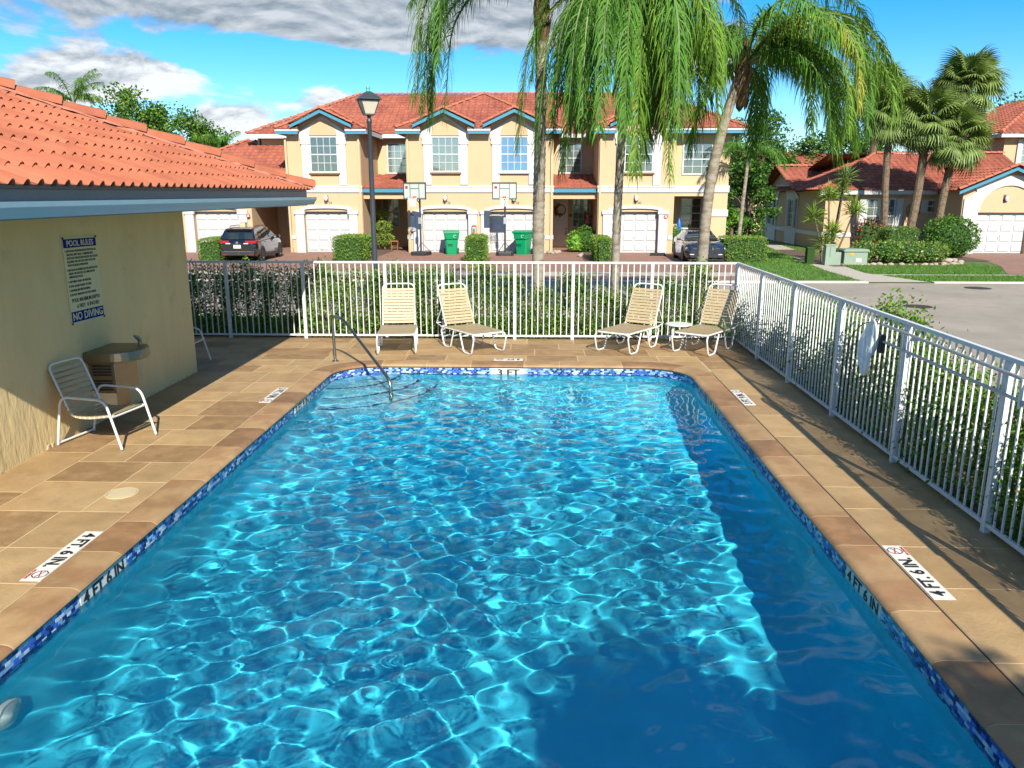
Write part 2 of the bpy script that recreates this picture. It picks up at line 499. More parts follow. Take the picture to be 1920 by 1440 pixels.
# the lawn reaches the horizon and leaves a hole for the pool deck
DX0, DX1, DY0, DY1 = -9.0, 3.92, -3.2, 15.5
g = MB()
B_ = 900
for r in (rect(-B_, B_, DY1, B_), rect(-B_, B_, -B_, DY0), rect(-B_, DX0, DY0, DY1), rect(DX1, B_, DY0, DY1)):
    g.quad(*[(x, y, -.05) for x, y in r])
structure('ground', g, 'lawn')
sheet('road', [(-70, 18.6), (4.9, 18.6), (5.4, 17.2), (5.6, -20), (70, -20), (70, 26.2), (-70, 26.2)], -.044, 'asphalt')
sheet('driveway_apron', rect(-60, 8.6, 26.5, 28.2), -.040, 'paver_field')
sheet('sidewalk', rect(-60, 8.6, 28.2, 29.6), -.036, 'concrete')
sheet('driveway', rect(-60, 8.3, 29.6, 44), -.040, 'paver_field')
sheet('house_driveway', [(16.9, 29.1), (34, 29.1), (34, 39.6), (19.8, 39.6), (19.6, 36), (18.6, 32.6)], -.040, 'paver_field')
sheet('footpath', [(10.8, 26.5), (12.9, 26.5), (12.0, 29.6), (13.9, 47), (12.9, 47), (10.9, 30.5)], -.036, 'concrete')
sheet('verge_path', rect(11.6, 60, 28.75, 29.15), -.040, 'concrete')
structure('kerb', MB().box(-70, 10.8, 26.2, 26.5, -.1, .005), 'kerb', bevel=.02)
structure('kerb', MB().box(12.9, 70, 26.2, 26.42, -.1, .005), 'kerb', bevel=.02)
structure('kerb', MB().box(-70, 4.9, 18.4, 18.6, -.1, .02), 'kerb', bevel=.02)
# planting beds beside the doors
for x0, x1, y0, y1 in ((-8.7, -7.4, 36.2, 42.9), (2.0, 2.9, 34.4, 42.6), (-9.0, -7.3, 33.6, 36.2), (-3.2, -2.1, 33.4, 36), (11.8, 17.4, 32.2, 42.0), (17.4, 19.6, 35.0, 42.0)):
    sheet('planting_bed', rect(x0, x1, y0, y1), -.032, 'soil')
sheet('hedge_bed', rect(-12, 4.9, 15.52, 16.35), -.046, 'soil')
sheet('hedge_bed', rect(3.93, 5.2, -6, 15.5), -.046, 'soil')

# ---------------------------------------------------------------- pool outline
PX0, PX1, PY0, PY1, PR = -3.36, 2.48, -2.0, 13.0, .78
WATER = -.165


def outline():
    """points along the pool wall with the direction out of the pool, left side first"""
    pts = []
    def seg(a, b, nrm, step=.25):
        a, b = Vector(a), Vector(b); n = max(1, int((b - a).length / step))
        for i in range(n): pts.append((a.lerp(b, i / n), Vector(nrm)))
    def arcs(c, a0, a1, n=14):
        for i in range(n):
            t = R(a0 + (a1 - a0) * i / n); d = Vector((math.cos(t), math.sin(t)))
            pts.append((Vector(c) + d * PR, d))
    seg((PX0, PY0), (PX0, PY1 - PR), (-1, 0)); arcs((PX0 + PR, PY1 - PR), 180, 90)
    seg((PX0 + PR, PY1), (PX1 - PR, PY1), (0, 1)); arcs((PX1 - PR, PY1 - PR), 90, 0)
    seg((PX1, PY1 - PR), (PX1, PY0), (1, 0)); pts.append((Vector((PX1, PY0)), Vector((1, 0))))
    return pts


OUT = outline()
S_ = [0]
for i in range(1, len(OUT)): S_.append(S_[-1] + (OUT[i][0] - OUT[i - 1][0]).length)


def at_s(s):
    i = max(1, min(len(S_) - 1, int(np.searchsorted(S_, s))))
    t = (s - S_[i - 1]) / max(1e-9, S_[i] - S_[i - 1])
    return OUT[i - 1][0].lerp(OUT[i][0], t), OUT[i - 1][1].lerp(OUT[i][1], t).normalized()


def floor_z(y):
    return float(np.interp(y, [-2, 1.5, 5.5, 9.5, 11, 13], [-1.98, -1.95, -1.55, -1.36, -1.3, -1.1]))


pool = MB()
rows = []
CV = .36                                         # coved foot of the wall
for z in (-.235, -.5): rows.append([(p.x, p.y, z) for p, n in OUT])
for k in range(8):
    a = R(90 * k / 7); o_, h_ = CV * (1 - math.cos(a)), CV * (1 - math.sin(a))
    rows.append([(p.x - n.x * o_, p.y - n.y * o_, floor_z(p.y - n.y * o_) + h_) for p, n in OUT])
pool.grid(rows)
PF = PR - CV
ys = list(np.linspace(PY0, PY1 - PR, 30)) + [PY1 - PR + PF * math.sin(R(a)) for a in range(6, 91, 7)]
fl = []
for y in ys:
    k = CV + (0 if y <= PY1 - PR else PF - math.sqrt(max(0, PF * PF - (y - PY1 + PR) ** 2)))
    fl.append([(PX0 + k, y, floor_z(y)), (PX1 - k, y, floor_z(y))])
pool.grid(fl)
pool.quad((PX0, PY0, -.1), (PX1, PY0, -.1), (PX1, PY0, -2.1), (PX0, PY0, -2.1))
basin = structure('pool', pool, 'plaster', smooth=40)
basin.cycles.is_caustics_receiver = True
band = MB(); band.grid([[(p.x, p.y, z) for p, n in OUT] for z in (-.05, -.235)])
band = build('tile_backing', band, 'tile_white', basin)
band.cycles.is_caustics_receiver = True

# steps in the far left corner: quarter rounds, each with a dark nosing tile line
for r, z in ((1.05, -.28), (1.38, -.54), (1.70, -.80)):
    st = MB(); n = 20; ring = [(PX0 + r * math.cos(R(-90 + 90 * i / n)), PY1 + r * math.sin(R(-90 + 90 * i / n))) for i in range(n + 1)]
    st.slab([(PX0 + .002, PY1 - .002)] + [(max(x, PX0 + .002), min(y, PY1 - .002)) for x, y in ring], -1.5, z)
    s_ = build('step', st, 'step_plaster', basin); s_.cycles.is_caustics_receiver = True
    nm = MB()
    nm.grid([[(PX0 + (r - w) * math.cos(R(-88 + 86 * i / n)), PY1 + (r - w) * math.sin(R(-88 + 86 * i / n)), z + .004) for i in range(n + 1)] for w in (.055, 0)])
    nb = build('nosing', nm, 'tile_navy', s_); nb.cycles.is_caustics_receiver = True

# underwater light and wall return fittings
lt = thing('pool_light', (PX0 + .02, 4.25, -.62), 'round white underwater light on the pool wall below the 4 FT 6 IN tiles', 'pool light')
mt = frame_mtx((PX0 + .004, 4.25, -.62), (0, 1, 0), (0, 0, 1))
ll = build('rim', MB().lathe([(.13, 0), (.135, .02), (.125, .035), (.10, .036)], 24, mtx=mt), 'marker_white', lt, smooth=40)
build('lens', MB().lathe([(.10, .02), (.098, .034), (.08, .043), (.001, .048)], 24, mtx=mt), 'marker_white', lt, smooth=50)
for o_ in lt.children: o_.cycles.is_caustics_receiver = True
for y in (6.6, 8.6):
    mt = frame_mtx((PX1 - .003, y, -.5), (0, -1, 0), (0, 0, 1))
    f = MB().lathe([(.05, 0), (.05, .012), (.03, .02), (.026, .004), (.001, .004)], 16, mtx=mt)
    tag(build('return_fitting', f, 'marker_white', smooth=40), 'small white return fitting set in the pool wall under the fence', 'pool fitting', 'return fittings in the pool wall')

# ---------------------------------------------------------------- tile band: the 300 largest in view singly, the rest as one part
tiles = []
L_ = S_[-1]; pit, ht = .0535, .0285
marks = [(0, 5.18, 5.84), (2, 5.2, 5.86), (0, 10.45, 11.15), (2, 10.5, 11.2)]
rt = random.Random(4)
for row in range(6):
    z = -.066 - ht * row - ht / 2
    s = (row % 2) * pit / 2 + .5
    while s < L_ - .5:
        p, n = at_s(s)
        side = 0 if n.x < -.99 else (2 if n.x > .99 else 1)
        hide = p.y < 1.0 or any(side == k and a - .02 < p.y < b + .02 for k, a, b in marks) or (side == 1 and n.y > .99 and -.78 < p.x < -.2)
        if not hide:
            c = rt.choices(['tile_white', 'tile_light', 'tile_blue', 'tile_navy'], [3, 4, 6, 4])[0]
            vis = (p.y > 4.35 if side == 0 else p.y > 3.65) and row < 4
            tiles.append((0 if vis else 1, p.length + (p.y - 0) * .2, p, n, z, c))
        s += pit
tiles.sort(key=lambda t: (t[0], t[1]))
tm = {c: MB().box(-.0245, .0245, -.004, .004, -.0125, .0125).mesh('tile_' + c, c) for c in ('tile_white', 'tile_light', 'tile_blue', 'tile_navy')}
for _, _, p, n, z, c in tiles[:300]:
    o = link('tile', tm[c], basin); o.location = (p.x - n.x * .003, p.y - n.y * .003, z); o.rotation_euler = (0, 0, math.atan2(n.y, n.x) + math.pi / 2)
rest = MB(); cols = ['tile_white', 'tile_light', 'tile_blue', 'tile_navy']
for _, _, p, n, z, c in tiles[300:]:
    rest.mi = cols.index(c)
    mtx = Matrix.Translation((p.x - n.x * .003, p.y - n.y * .003, z)) @ Matrix.Rotation(math.atan2(n.y, n.x) + math.pi / 2, 4, 'Z')
    v = [mtx @ Vector((x, y, zz)) for y in (.004,) for x, zz in ((-.0245, -.0125), (.0245, -.0125), (.0245, .0125), (-.0245, .0125))]
    rest.add(v, [(0, 1, 2, 3)])
tag(build('tile_band', rest, cols, basin), kind='stuff')

# ---------------------------------------------------------------- coping
prof = [(.318, -.03), (.318, .0), (.04, .0), (.008, -.005), (-.018, -.018), (-.028, -.036), (-.02, -.054), (0, -.062), (.03, -.064)]


def sweep(mb, s0, s1, pr, cap=True):
    n = max(2, int((s1 - s0) / .09)); rows = []
    for i in range(n + 1):
        p, nn = at_s(s0 + (s1 - s0) * i / n)
        rows.append([(p.x + nn.x * d, p.y + nn.y * d, z) for d, z in pr])
    k = len(pr); mb.grid(rows)
    if cap:
        for r, rev in ((rows[0], 0), (rows[-1], 1)): mb.quad(*(r if not rev else r[::-1]))


bed = MB(); sweep(bed, 0, L_, [(d + .004 if d < .3 else d, z - .0018 if z > -.03 else z + .003) for d, z in prof], False)
build('coping_bed', bed, 'grout', basin)
rc = random.Random(11); s = .1; k = 0
while s < L_ - .3:
    ln = rc.choice((.6, .75, .9, 1.05)); e = min(L_, s + ln)
    cp = MB(); sweep(cp, s + .004, e - .004, prof)
    build('coping_stone', cp, 'coping_brown' if (k % 3 == 0 and rc.random() < .85) else 'coping_tan', basin, smooth=50)
    s = e; k += 1

# ---------------------------------------------------------------- deck
GX0, GX1, GY1 = PX0 - .322, PX1 + .322, PY1 + .322
dk = MB(); zb = -.0022
for r in (rect(DX0, GX0, DY0, DY1), rect(GX1, DX1, DY0, DY1), rect(GX0, GX1, GY1, DY1), rect(GX0, GX1, DY0, PY0)):
    dk.quad(*[(x, y, zb) for x, y in r])
for cx, sx in ((PX0 + PR, -1), (PX1 - PR, 1)):
    ro = PR + .322; pts = [(cx + sx * ro * math.cos(R(a)), PY1 - PR + ro * math.sin(R(a)), zb) for a in range(0, 91, 6)]
    dk.quad(*([(cx + sx * ro, GY1, zb)] + (pts[::-1] if sx > 0 else pts)))
for a, b, c_, d in ((DX0, DX1, DY0, DY0), (DX1, DX1, DY0, DY1), (DX1, DX0, DY1, DY1), (DX0, DX0, DY1, DY0)):
    dk.quad((a, c_, -.3), (b, d, -.3), (b, d, zb), (a, c_, zb))
deck = structure('pool_deck', dk, 'grout')
rd = random.Random(21)


def slab(poly, dark=.26):
    cx = sum(p[0] for p in poly) / len(poly); cy_ = sum(p[1] for p in poly) / len(poly)
    o = build('deck_slab', MB().slab([(x - cx, y - cy_) for x, y in poly], -.03, 0), 'deck_brown' if rd.random() < dark else 'deck_tan', deck, local=True)
    o.location = (cx, cy_, rd.uniform(-.0005, .0006))
    return o


def rslab(x0, x1, y0, y1, dark=.26, g=.0065): return slab(rect(x0 + g, x1 - g, y0 + g, y1 - g), dark)


def row_of(x0, x1, y0, y1, lens, **k):
    x = x0
    while x < x1 - 1e-6:
        e = x + rd.choice(lens)
        if x1 - e < .3: e = x1
        rslab(x, e, y0, y1, **k); x = e


# left: a border strip along the pool house, then rows across to the coping
y = DY0
while y < 12.2:
    e = min(12.3, y + rd.choice((.9, 1.2, 1.5)))
    if 12.3 - e < .4: e = 12.3
    rslab(-5.5, -4.93, y, e, dark=.1); y = e
    if e >= 12.3: break
y = DY0; k = 0
while y < 12.0:
    h = rd.choice((.5, .6, .62, .75)); e = min(12.3, y + h)
    if 12.3 - e < .3: e = 12.3
    c_ = -4.93 + rd.choice((.5, .62, .8)); a, b = ((.55, .05) if k % 2 else (.05, .25))
    rslab(-4.93, c_, y, e, dark=a); rslab(c_, GX0, y, e, dark=b); y = e; k += 1
rslab(DX0, -5.5, 6, 12.3)
# beyond the pool house and along the far fence
y = 12.3
for h in (.5, GY1 - 12.8):
    row_of(DX0, GX0, y, y + h, (.6, .8, 1.0, 1.2)); y += h
for h in (.46, .56, .54, DY1 - GY1 - 1.56):
    row_of(DX0, DX1, y, y + h, (.7, .9, 1.15, 1.4)); y += h
# right strip
y = DY0
while y < GY1 - .01:
    e = y + rd.choice((.55, .7, .8, .95))
    if GY1 - e < .35: e = GY1
    rslab(GX1 + .012, DX1, y, e, dark=.12); y = e
build('expansion_joint', MB().box(GX1 + .001, GX1 + .013, DY0, GY1 - PR, -.01, -.0005), 'iron', deck)
# spandrels by the rounded corners
for cx, sx in ((PX0 + PR, -1), (PX1 - PR, 1)):
    ro = PR + .326; pts = [(cx + sx * ro * math.cos(R(a)), PY1 - PR + ro * math.sin(R(a))) for a in range(3, 88, 6)]
    slab([(cx + sx * (PR + .316), GY1 - .004)] + (pts[::-1] if sx > 0 else pts), 0)
row_of(GX0, GX1, DY0, PY0, (.8, 1))

# ---------------------------------------------------------------- water
S = .019
nx = int((PX1 - PX0) / S); ny = int((PY1 - PY0) / S)
X, Y = np.meshgrid(np.linspace(PX0, PX1, nx), np.linspace(PY0, PY1, ny))
rng = np.random.default_rng(3)
Z = np.zeros_like(X)
for i in range(52):
    lam = rng.uniform(.13, .44); th = rng.uniform(0, 2 * np.pi); kk = 2 * np.pi / lam
    Z += .0016 * lam ** 1.1 * np.sin(kk * (X * np.cos(th) + Y * np.sin(th)) + rng.uniform(0, 6.28))
amp = np.exp(-((X + 1.1) / 1.5) ** 2 - ((Y - 9.2) / 2.6) ** 2) + .35 * np.exp(-((X + .6) / 2.2) ** 2 - ((Y - 6.2) / 1.5) ** 2)
fine = np.zeros_like(X)
for i in range(40):
    lam = rng.uniform(.11, .30); th = rng.uniform(0, 2 * np.pi); kk = 2 * np.pi / lam
    fine += lam * np.sin(kk * (X * np.cos(th) + Y * np.sin(th)) + rng.uniform(0, 6.28))
calm = np.clip((PX1 - X) / .5, .25, 1)
patch = .92 + .22 * np.sin(X * .9 + .7 * np.sin(Y * .6)) * np.cos(Y * .75 + 1.1 * np.sin(X * .5))
Z = WATER + Z * calm * patch + .0010 * fine * (amp + .06)
V = np.stack([X, Y, Z], -1).reshape(-1, 3)
ix = np.arange(nx * ny).reshape(ny, nx)
Fq = np.stack([ix[:-1, :-1], ix[:-1, 1:], ix[1:, 1:], ix[1:, :-1]], -1).reshape(-1, 4)
wm = bpy.data.meshes.new('water'); wm.from_pydata(V.tolist(), [], Fq.tolist()); wm.materials.append(M['pool_water'])
wm.polygons.foreach_set('use_smooth', [True] * len(wm.polygons))
water = tag(link('water', wm), kind='structure'); water.cycles.is_caustics_caster = True

# ---------------------------------------------------------------- depth markers
def deck_marker(body, c, ax, ln, label):
    """white plate let into the deck: ax is the reading direction"""
    ax = Vector((*ax, 0)); up = Vector((-ax.y, ax.x, 0)); m4 = frame_mtx((c[0], c[1], .0), ax, up)
    t = thing('depth_marker', (c[0], c[1], 0), label, 'depth marker')
    build('plate', MB().box(-ln / 2, ln / 2, -.078, .078, -.01, .004, m4), 'marker_white', t)
    sym = body.endswith('*'); b = body.rstrip('*')
    w = ln - (.27 if sym else .1)
    tag(build('lettering', text_mesh(b, .145, m4 @ Matrix.Translation((-.085 if sym else 0, 0, .0055)), bold=.028, width=w), 'ink_black', t), kind='stuff')
    if sym:
        k = m4 @ Matrix.Translation((ln / 2 - .10, .0, .0055)); r = .062
        rg = MB()
        for i in range(8):
            a, b2 = R(22.5 + 45 * i), R(67.5 + 45 * i)
            rg.add([k @ Vector((q * math.cos(t_), .014 + q * math.sin(t_), 0)) for q, t_ in ((r, a), (r, b2), (r - .009, b2), (r - .009, a))], [(0, 1, 2, 3)])
        rg.mi = 1
        for an in (20, 160):
            d = Vector((math.cos(R(an)), math.sin(R(an)), 0)); n_ = Vector((-d.y, d.x, 0)) * .004
            rg.add([k @ (Vector((0, .014, .0004 + an * 2e-6)) + q) for q in (-d * r * .9 - n_, d * r * .9 - n_, d * r * .9 + n_, -d * r * .9 + n_)], [(0, 1, 2, 3)])
        build('no_diving_symbol', rg, ['ink_black', 'ink_red'], t)
        build('small_print', text_mesh('NO DIVING', .028, k @ Matrix.Translation((-.0, -.062, 0)), bold=.02), 'ink_red', t)
    return t


deck_marker('4 FT. 6 IN.*', (GX0 - .075, 5.68), (0, -1), .88, 'white deck marker reading 4 FT. 6 IN. by the skimmer lid')
deck_marker('4 FT. 6 IN.*', (GX1 + .10, 5.62), (0, 1), .88, 'white deck marker reading 4 FT. 6 IN. beside the side fence shadow')
deck_marker('3 FT. 9 IN.*', (GX0 - .075, 10.82), (0, -1), .84, 'white deck marker reading 3 FT. 9 IN. near the stainless handrail')
deck_marker('3 FT. 9 IN.*', (GX1 + .10, 10.9), (0, 1), .84, 'white deck marker reading 3 FT. 9 IN. beside the side fence')
deck_marker('3 FT*', (-.5, GY1 + .08), (-1, 0), .5, 'small white deck marker reading 3 FT in front of the loungers')


def wall_marker(body, c, ax, ln, label):
    m4 = frame_mtx(c, ax, (0, 0, 1)); t = thing('depth_marker', c, label, 'depth marker')
    build('plate', MB().box(-ln / 2, ln / 2, -.085, .058, -.003, .004, m4), 'marker_white', t)
    tag(build('lettering', text_mesh(body, .135, m4 @ Matrix.Translation((0, -.012, .0052)), bold=.028, width=ln - .08), 'ink_black', t), kind='stuff')


wall_marker('4 FT 6 IN', (PX0 + .001, 5.51, -.125), (0, 1, 0), .66, 'white tile plate 4 FT 6 IN in the pool wall on the fountain side')
wall_marker('4 FT 6 IN', (PX1 - .001, 5.53, -.125), (0, -1, 0), .66, 'white tile plate 4 FT 6 IN in the pool wall below the side fence')
wall_marker('3 FT 9 IN', (PX0 + .001, 10.8, -.125), (0, 1, 0), .7, 'white tile plate 3 FT 9 IN in the pool wall by the steps')
wall_marker('3 FT 9 IN', (PX1 - .001, 10.85, -.125), (0, -1, 0), .7, 'white tile plate 3 FT 9 IN in the shaded pool wall')
wall_marker('3 FT', (-.49, PY1 - .001, -.125), (1, 0, 0), .46, 'white tile plate 3 FT in the pool end wall below the loungers')

# skimmer lid
sk = thing('skimmer_cover', (-3.98, 7.0, 0), 'round cream skimmer lid set in the deck', 'skimmer lid')
build('ring', MB().lathe([(.15, .0), (.15, .006), (.132, .006), (.132, .002)], 28, (-3.98, 7.0, 0), caps=False), 'lid_cream', sk)
build('lid', MB().lathe([(.128, .0), (.128, .005), (.10, .007), (.001, .007)], 28, (-3.98, 7.0, 0)), 'lid_cream', sk)
# skimmer mouth in the wall
mo = MB().box(PX0 - .1, PX0 + .003, 6.9, 7.35, -.225, -.075)
tag(build('skimmer_mouth', mo, 'tile_navy'), 'dark skimmer opening in the tile band below the round lid', 'skimmer')
# handrail
hr = thing('handrail', (-3.5, 13.45, 0), 'bent stainless steel handrail leading down into the pool steps', 'handrail')
P0 = Vector((-3.47, 13.18, 0)); P1 = Vector((-2.25, 11.72, -.16))
d = (P1 - P0); d.z = 0; d.normalize()
rail = bend([P0 + Vector((0, 0, 0)), P0 + Vector((-.02, 0, .80)) , P0 + d * .36 + Vector((0, 0, .78)), P1 + Vector((0, 0, .16)), P1 + d * .03 + Vector((0, 0, -.55))], .16, 8)
ORG[hr.name] = Vector((-3.5, 13.45, 0))
build('rail', MB().tube(rail, .0245, 14), 'steel', hr, smooth=60)
build('flange', MB().lathe([(.06, 0), (.058, .012), (.034, .02), (.03, .035)], 18, P0), 'steel', hr, smooth=40)

# ================================================================ roofs made of barrel tiles, joined (far away)
def clip(poly, f):
    """keep the part of a polygon where f(p) >= 0"""
    out = []
    for i in range(len(poly)):
        a, b = poly[i], poly[(i + 1) % len(poly)]; fa, fb = f(a), f(b)
        if fa >= 0: out.append(a)
        if (fa >= 0) != (fb >= 0):
            t = fa / (fa - fb); out.append((a[0] + (b[0] - a[0]) * t, a[1] + (b[1] - a[1]) * t))
    return out


def tiled(mb, poly, pitch=.33, course=.36, hump=.045, lip=.03, seg=4):
    """cover a sloped convex polygon with rolled tile courses"""
    P = [Vector(p) for p in poly]
    n = (P[1] - P[0]).cross(P[2] - P[0]).normalized()
    if n.z < 0: n = -n
    down = Vector((n.x, n.y, 0)); down = (down - n * down.dot(n)).normalized(); along = n.cross(down).normalized()
    o = P[0]; q = [((p - o).dot(along), (p - o).dot(down)) for p in P]
    v0, v1 = min(p[1] for p in q), max(p[1] for p in q)
    nr = max(1, int(math.ceil((v1 - v0) / course)))
    for r in range(nr):
        b = v1 - r * course; a = b - course
        row = clip(clip(q, lambda p: p[1] - a), lambda p: b - p[1])
        if len(row) < 3: continue
        u0, u1 = min(p[0] for p in row), max(p[0] for p in row)
        w = pitch / seg
        i0, i1 = int(math.floor(u0 / w)), int(math.ceil(u1 / w))
        H = lambda u, v: hump * (max(0, math.sin(math.pi * 2 * u / pitch)) ** .7) + lip * (v - a) / course
        for i in range(i0, i1):
            c = clip(clip(row, lambda p: p[0] - i * w), lambda p: (i + 1) * w - p[0])
            if len(c) < 3: continue
            mb.quad(*[o + along * u + down * v + n * H(u, v) for u, v in c])
            lo = [p for p in c if abs(p[1] - b) < 1e-6]
            if len(lo) == 2:
                (ua, _), (ub, _) = lo
                mb.quad(*[o + along * u + down * b + n * h for u, h in ((ua, H(ua, b)), (ub, H(ub, b)), (ub, -.004), (ua, -.004))])


def caps(parent, a, b, ln=.42, r=.11, m='roof_cap', name='cap_tile', lift=.02):
    """a row of half-round cap tiles from a (low) to b (high)"""
    a, b = Vector(a), Vector(b); d = (b - a); n = max(1, int(d.length / ln)); d.normalize()
    sd = d.cross(Vector((0, 0, 1)))
    sd = sd.normalized() if sd.length > 1e-5 else Vector((1, 0, 0))
    up = sd.cross(d).normalized(); L = (b - a).length / n
    mb = MB(); rows = []
    for t, rr, z in ((0, r * 1.12, .012), (L + .05, r * .9, -.006)):
        rows.append([Vector((0, 0, 0)) + d * t + sd * (rr * math.cos(R(k))) + up * (rr * math.sin(R(k)) * .85 + z) for k in range(0, 181, 22)])
    mb.grid(rows); mb.quad(*rows[0][::-1])
    me = mb.mesh(name, m, 40)
    for i in range(n):
        o = link(name, me, parent); o.location = a + d * (L * i) + up * lift - ORG.get(parent.name, Vector())
    return n


# ================================================================ pool house
WX = -5.5
ph = thing('pool_house', (-9, 9, 0), 'yellow stucco pool house with an orange barrel tile roof', 'building')
build('wall', MB().box(-12.5, WX, 6.2, 12.3, -.1, 2.66), 'stucco', ph)
pl = MB()
rq = random.Random(5)
for i in range(26):                              # flaking plaster along the foot of the wall
    y = rq.uniform(6.3, 12.2); s = rq.uniform(.02, .06)
    pl.slab([(WX - .01, y - s), (WX + rq.uniform(.003, .012), y - s * .4), (WX + rq.uniform(.004, .016), y + s * .5), (WX - .01, y + s)], 0, rq.uniform(.012, .05))
tag(build('flaking_plaster', pl, 'lid_cream', ph), kind='stuff')
EX, EY0, EY1, RX = -4.0, 5.2, 14.02, -9.0
SL = .395; TH = math.atan(SL); EZ = 2.87
build('soffit', MB().box(-13.9, EX - .06, EY0 + .05, EY1 - .06, 2.60, 2.66), 'gutter_blue', ph)
fa = MB(); fa.box(EX - .06, EX - .03, EY0, EY1 - .03, 2.60, 2.865); fa.box(-14, EX - .06, EY1 - .06, EY1 - .03, 2.60, 2.86); fa.box(-14, EX - .06, EY0, EY0 + .03, 2.60, 2.86)
build('fascia', fa, 'flashing', ph)
gx = EX - .03
gp = [(gx, 2.735), (gx, 2.615), (gx + .075, 2.615), (gx + .09, 2.65), (gx + .125, 2.70), (gx + .13, 2.742), (gx + .118, 2.742), (gx + .112, 2.70), (gx + .075, 2.665), (gx + .065, 2.627), (gx + .012, 2.627), (gx + .012, 2.735)]
gt = MB().prism(gp, EY0 - .02, EY1 + .13); build('gutter', gt, 'gutter_blue', ph)
hg = MB()
y = EY0 + .4
while y < EY1:
    hg.add([(gx + .01, y, 2.735), (gx + .122, y + .10, 2.745), (gx + .122, y + .13, 2.745), (gx + .01, y + .03, 2.735)], [(0, 1, 2, 3)]); y += .62
tag(build('gutter_strap', hg, 'trim_white', ph), kind='stuff')
rz = EZ + (EX - RX) * SL
roof = MB(); rr_ = .035
roof.quad((EX - .02, EY0 + .01, EZ - rr_), (EX - .02, EY1 - .02, EZ - rr_), (RX, 9.02, rz - rr_), (RX, EY0 + .01, rz - rr_))
roof.quad((-14, EY0, EZ), (RX, EY0, rz), (EX, EY0, EZ))
roof = build('roof', roof, 'mortar', ph)
rb = MB()
tiled(rb, [(-14, EY1, EZ), (EX, EY1, EZ), (RX, 9.02, rz)], .18, .40); tiled(rb, [(-14, EY0, EZ), (-14, EY1, EZ), (RX, 9.02, rz), (RX, EY0, rz)], .18, .40)
tag(build('far_roof_tiles', rb, 'roof_tile', roof), kind='stuff')
# the slope above the pool: every tile a piece of its own
tw, ex, tl = .36, .40, .46
tmb = MB()
prof_t = [(tw * i / 16, .046 * max(0, math.sin(math.pi * 2 * (i / 16 * 2 - .0))) ** .75) for i in range(17)]
for i in range(17):
    pass
rows = [[(v, u, h + .026 * v / tl + .004) for u, h in prof_t] for v in (0, tl)]
tmb.grid(rows)
tmb.grid([rows[1], [(tl - .004, u, h - .016 + .026 + .004) for u, h in prof_t]])
tmb.grid([[(tl - .004, u, h - .016 + .03) for u, h in prof_t], [(tl * .55, u, h - .012 + .016) for u, h in prof_t]])
tile_me = tmb.mesh('roof_tile', 'roof_tile', 35)
ax_d = Vector((math.cos(TH), 0, -math.sin(TH))); nn = Vector((math.sin(TH), 0, math.cos(TH)))
T0 = Matrix(((ax_d.x, 0, nn.x, 0), (0, 1, 0, 0), (ax_d.z, 0, nn.z, 0), (0, 0, 0, 1)))
nrow = int((EX - RX) / (ex * math.cos(TH)))
org = ORG[ph.name]
rz_ = random.Random(8)
for r in range(nrow + 1):
    low = Vector((EX + .05, 0, EZ - .026)) - ax_d * (ex * r)
    top = low - ax_d * tl
    y = EY0
    while y < EY1 - (EX - low.x) - .05:
        M4 = T0.copy(); M4.translation = (top.x, y, top.z + rz_.uniform(-.002, .003))
        lim = EX + EY1 - .02
        if low.x + y + tw > lim:                 # cut along the hip
            bm = bmesh.new(); bm.from_mesh(tile_me); bmesh.ops.transform(bm, matrix=M4, verts=bm.verts)
            bmesh.ops.bisect_plane(bm, geom=bm.verts[:] + bm.edges[:] + bm.faces[:], plane_co=(EX, EY1 - .02, 0), plane_no=(1, 1, 0), clear_outer=True)
            if len(bm.faces):
                bmesh.ops.translate(bm, vec=-org, verts=bm.verts)
                me = bpy.data.meshes.new('roof_tile'); bm.to_mesh(me); me.materials.append(M['roof_tile']); link('roof_tile', me, roof)
            bm.free()
        else:
            o = link('roof_tile', tile_me, roof)
            o.matrix_local = Matrix.Translation(-org) @ M4 @ Matrix.Rotation(rz_.uniform(-.004, .004), 4, 'Z')
        y += tw
# hip: mortar bed and stepped caps
a = Vector((EX + .03, EY1 - .02, EZ + .02)); b = Vector((RX, 9.02, rz + .06))
d = (b - a).normalized(); sd = Vector((d.y, -d.x, 0)).normalized()
mbx = MB(); nseg = 60
for sgn in (1, -1):
    q = []
    for i in range(nseg + 1):
        p = a.lerp(b, i / nseg); w = .17 + rq.uniform(-.025, .03)
        q.append((p + sd * (sgn * w) + Vector((0, 0, -.03 + rq.uniform(-.012, .012))), p + sd * (sgn * .06) + Vector((0, 0, .055))))
    mbx.grid([[u[0] for u in q], [u[1] for u in q]])
build('mortar_bed', mbx, 'mortar', roof)
n = 13; L = (b - a).length / n; up = sd.cross(d) if sd.cross(d).z > 0 else d.cross(sd)
for i in range(n):
    hb = MB(); p0 = a + d * (L * i - .02); rows = []
    for t, rr2, z in ((0, .135, .10), (L + .03, .115, .045)):
        rows.append([p0 + d * t + sd * (rr2 * x) + up * (z + rr2 * h) for x, h in ((-1.05, -.55), (-.95, -.05), (-.72, .28), (-.3, .42), (.3, .42), (.72, .28), (.95, -.05), (1.05, -.55))])
    hb.grid(rows); hb.quad(*rows[0][::-1]); hb.quad(*rows[1])
    build('hip_tile', hb, 'roof_tile', roof, smooth=35)
caps(roof, (RX, EY0, rz + .02), (RX, 9.0, rz + .02), .5, .13, 'roof_tile', 'ridge_tile')

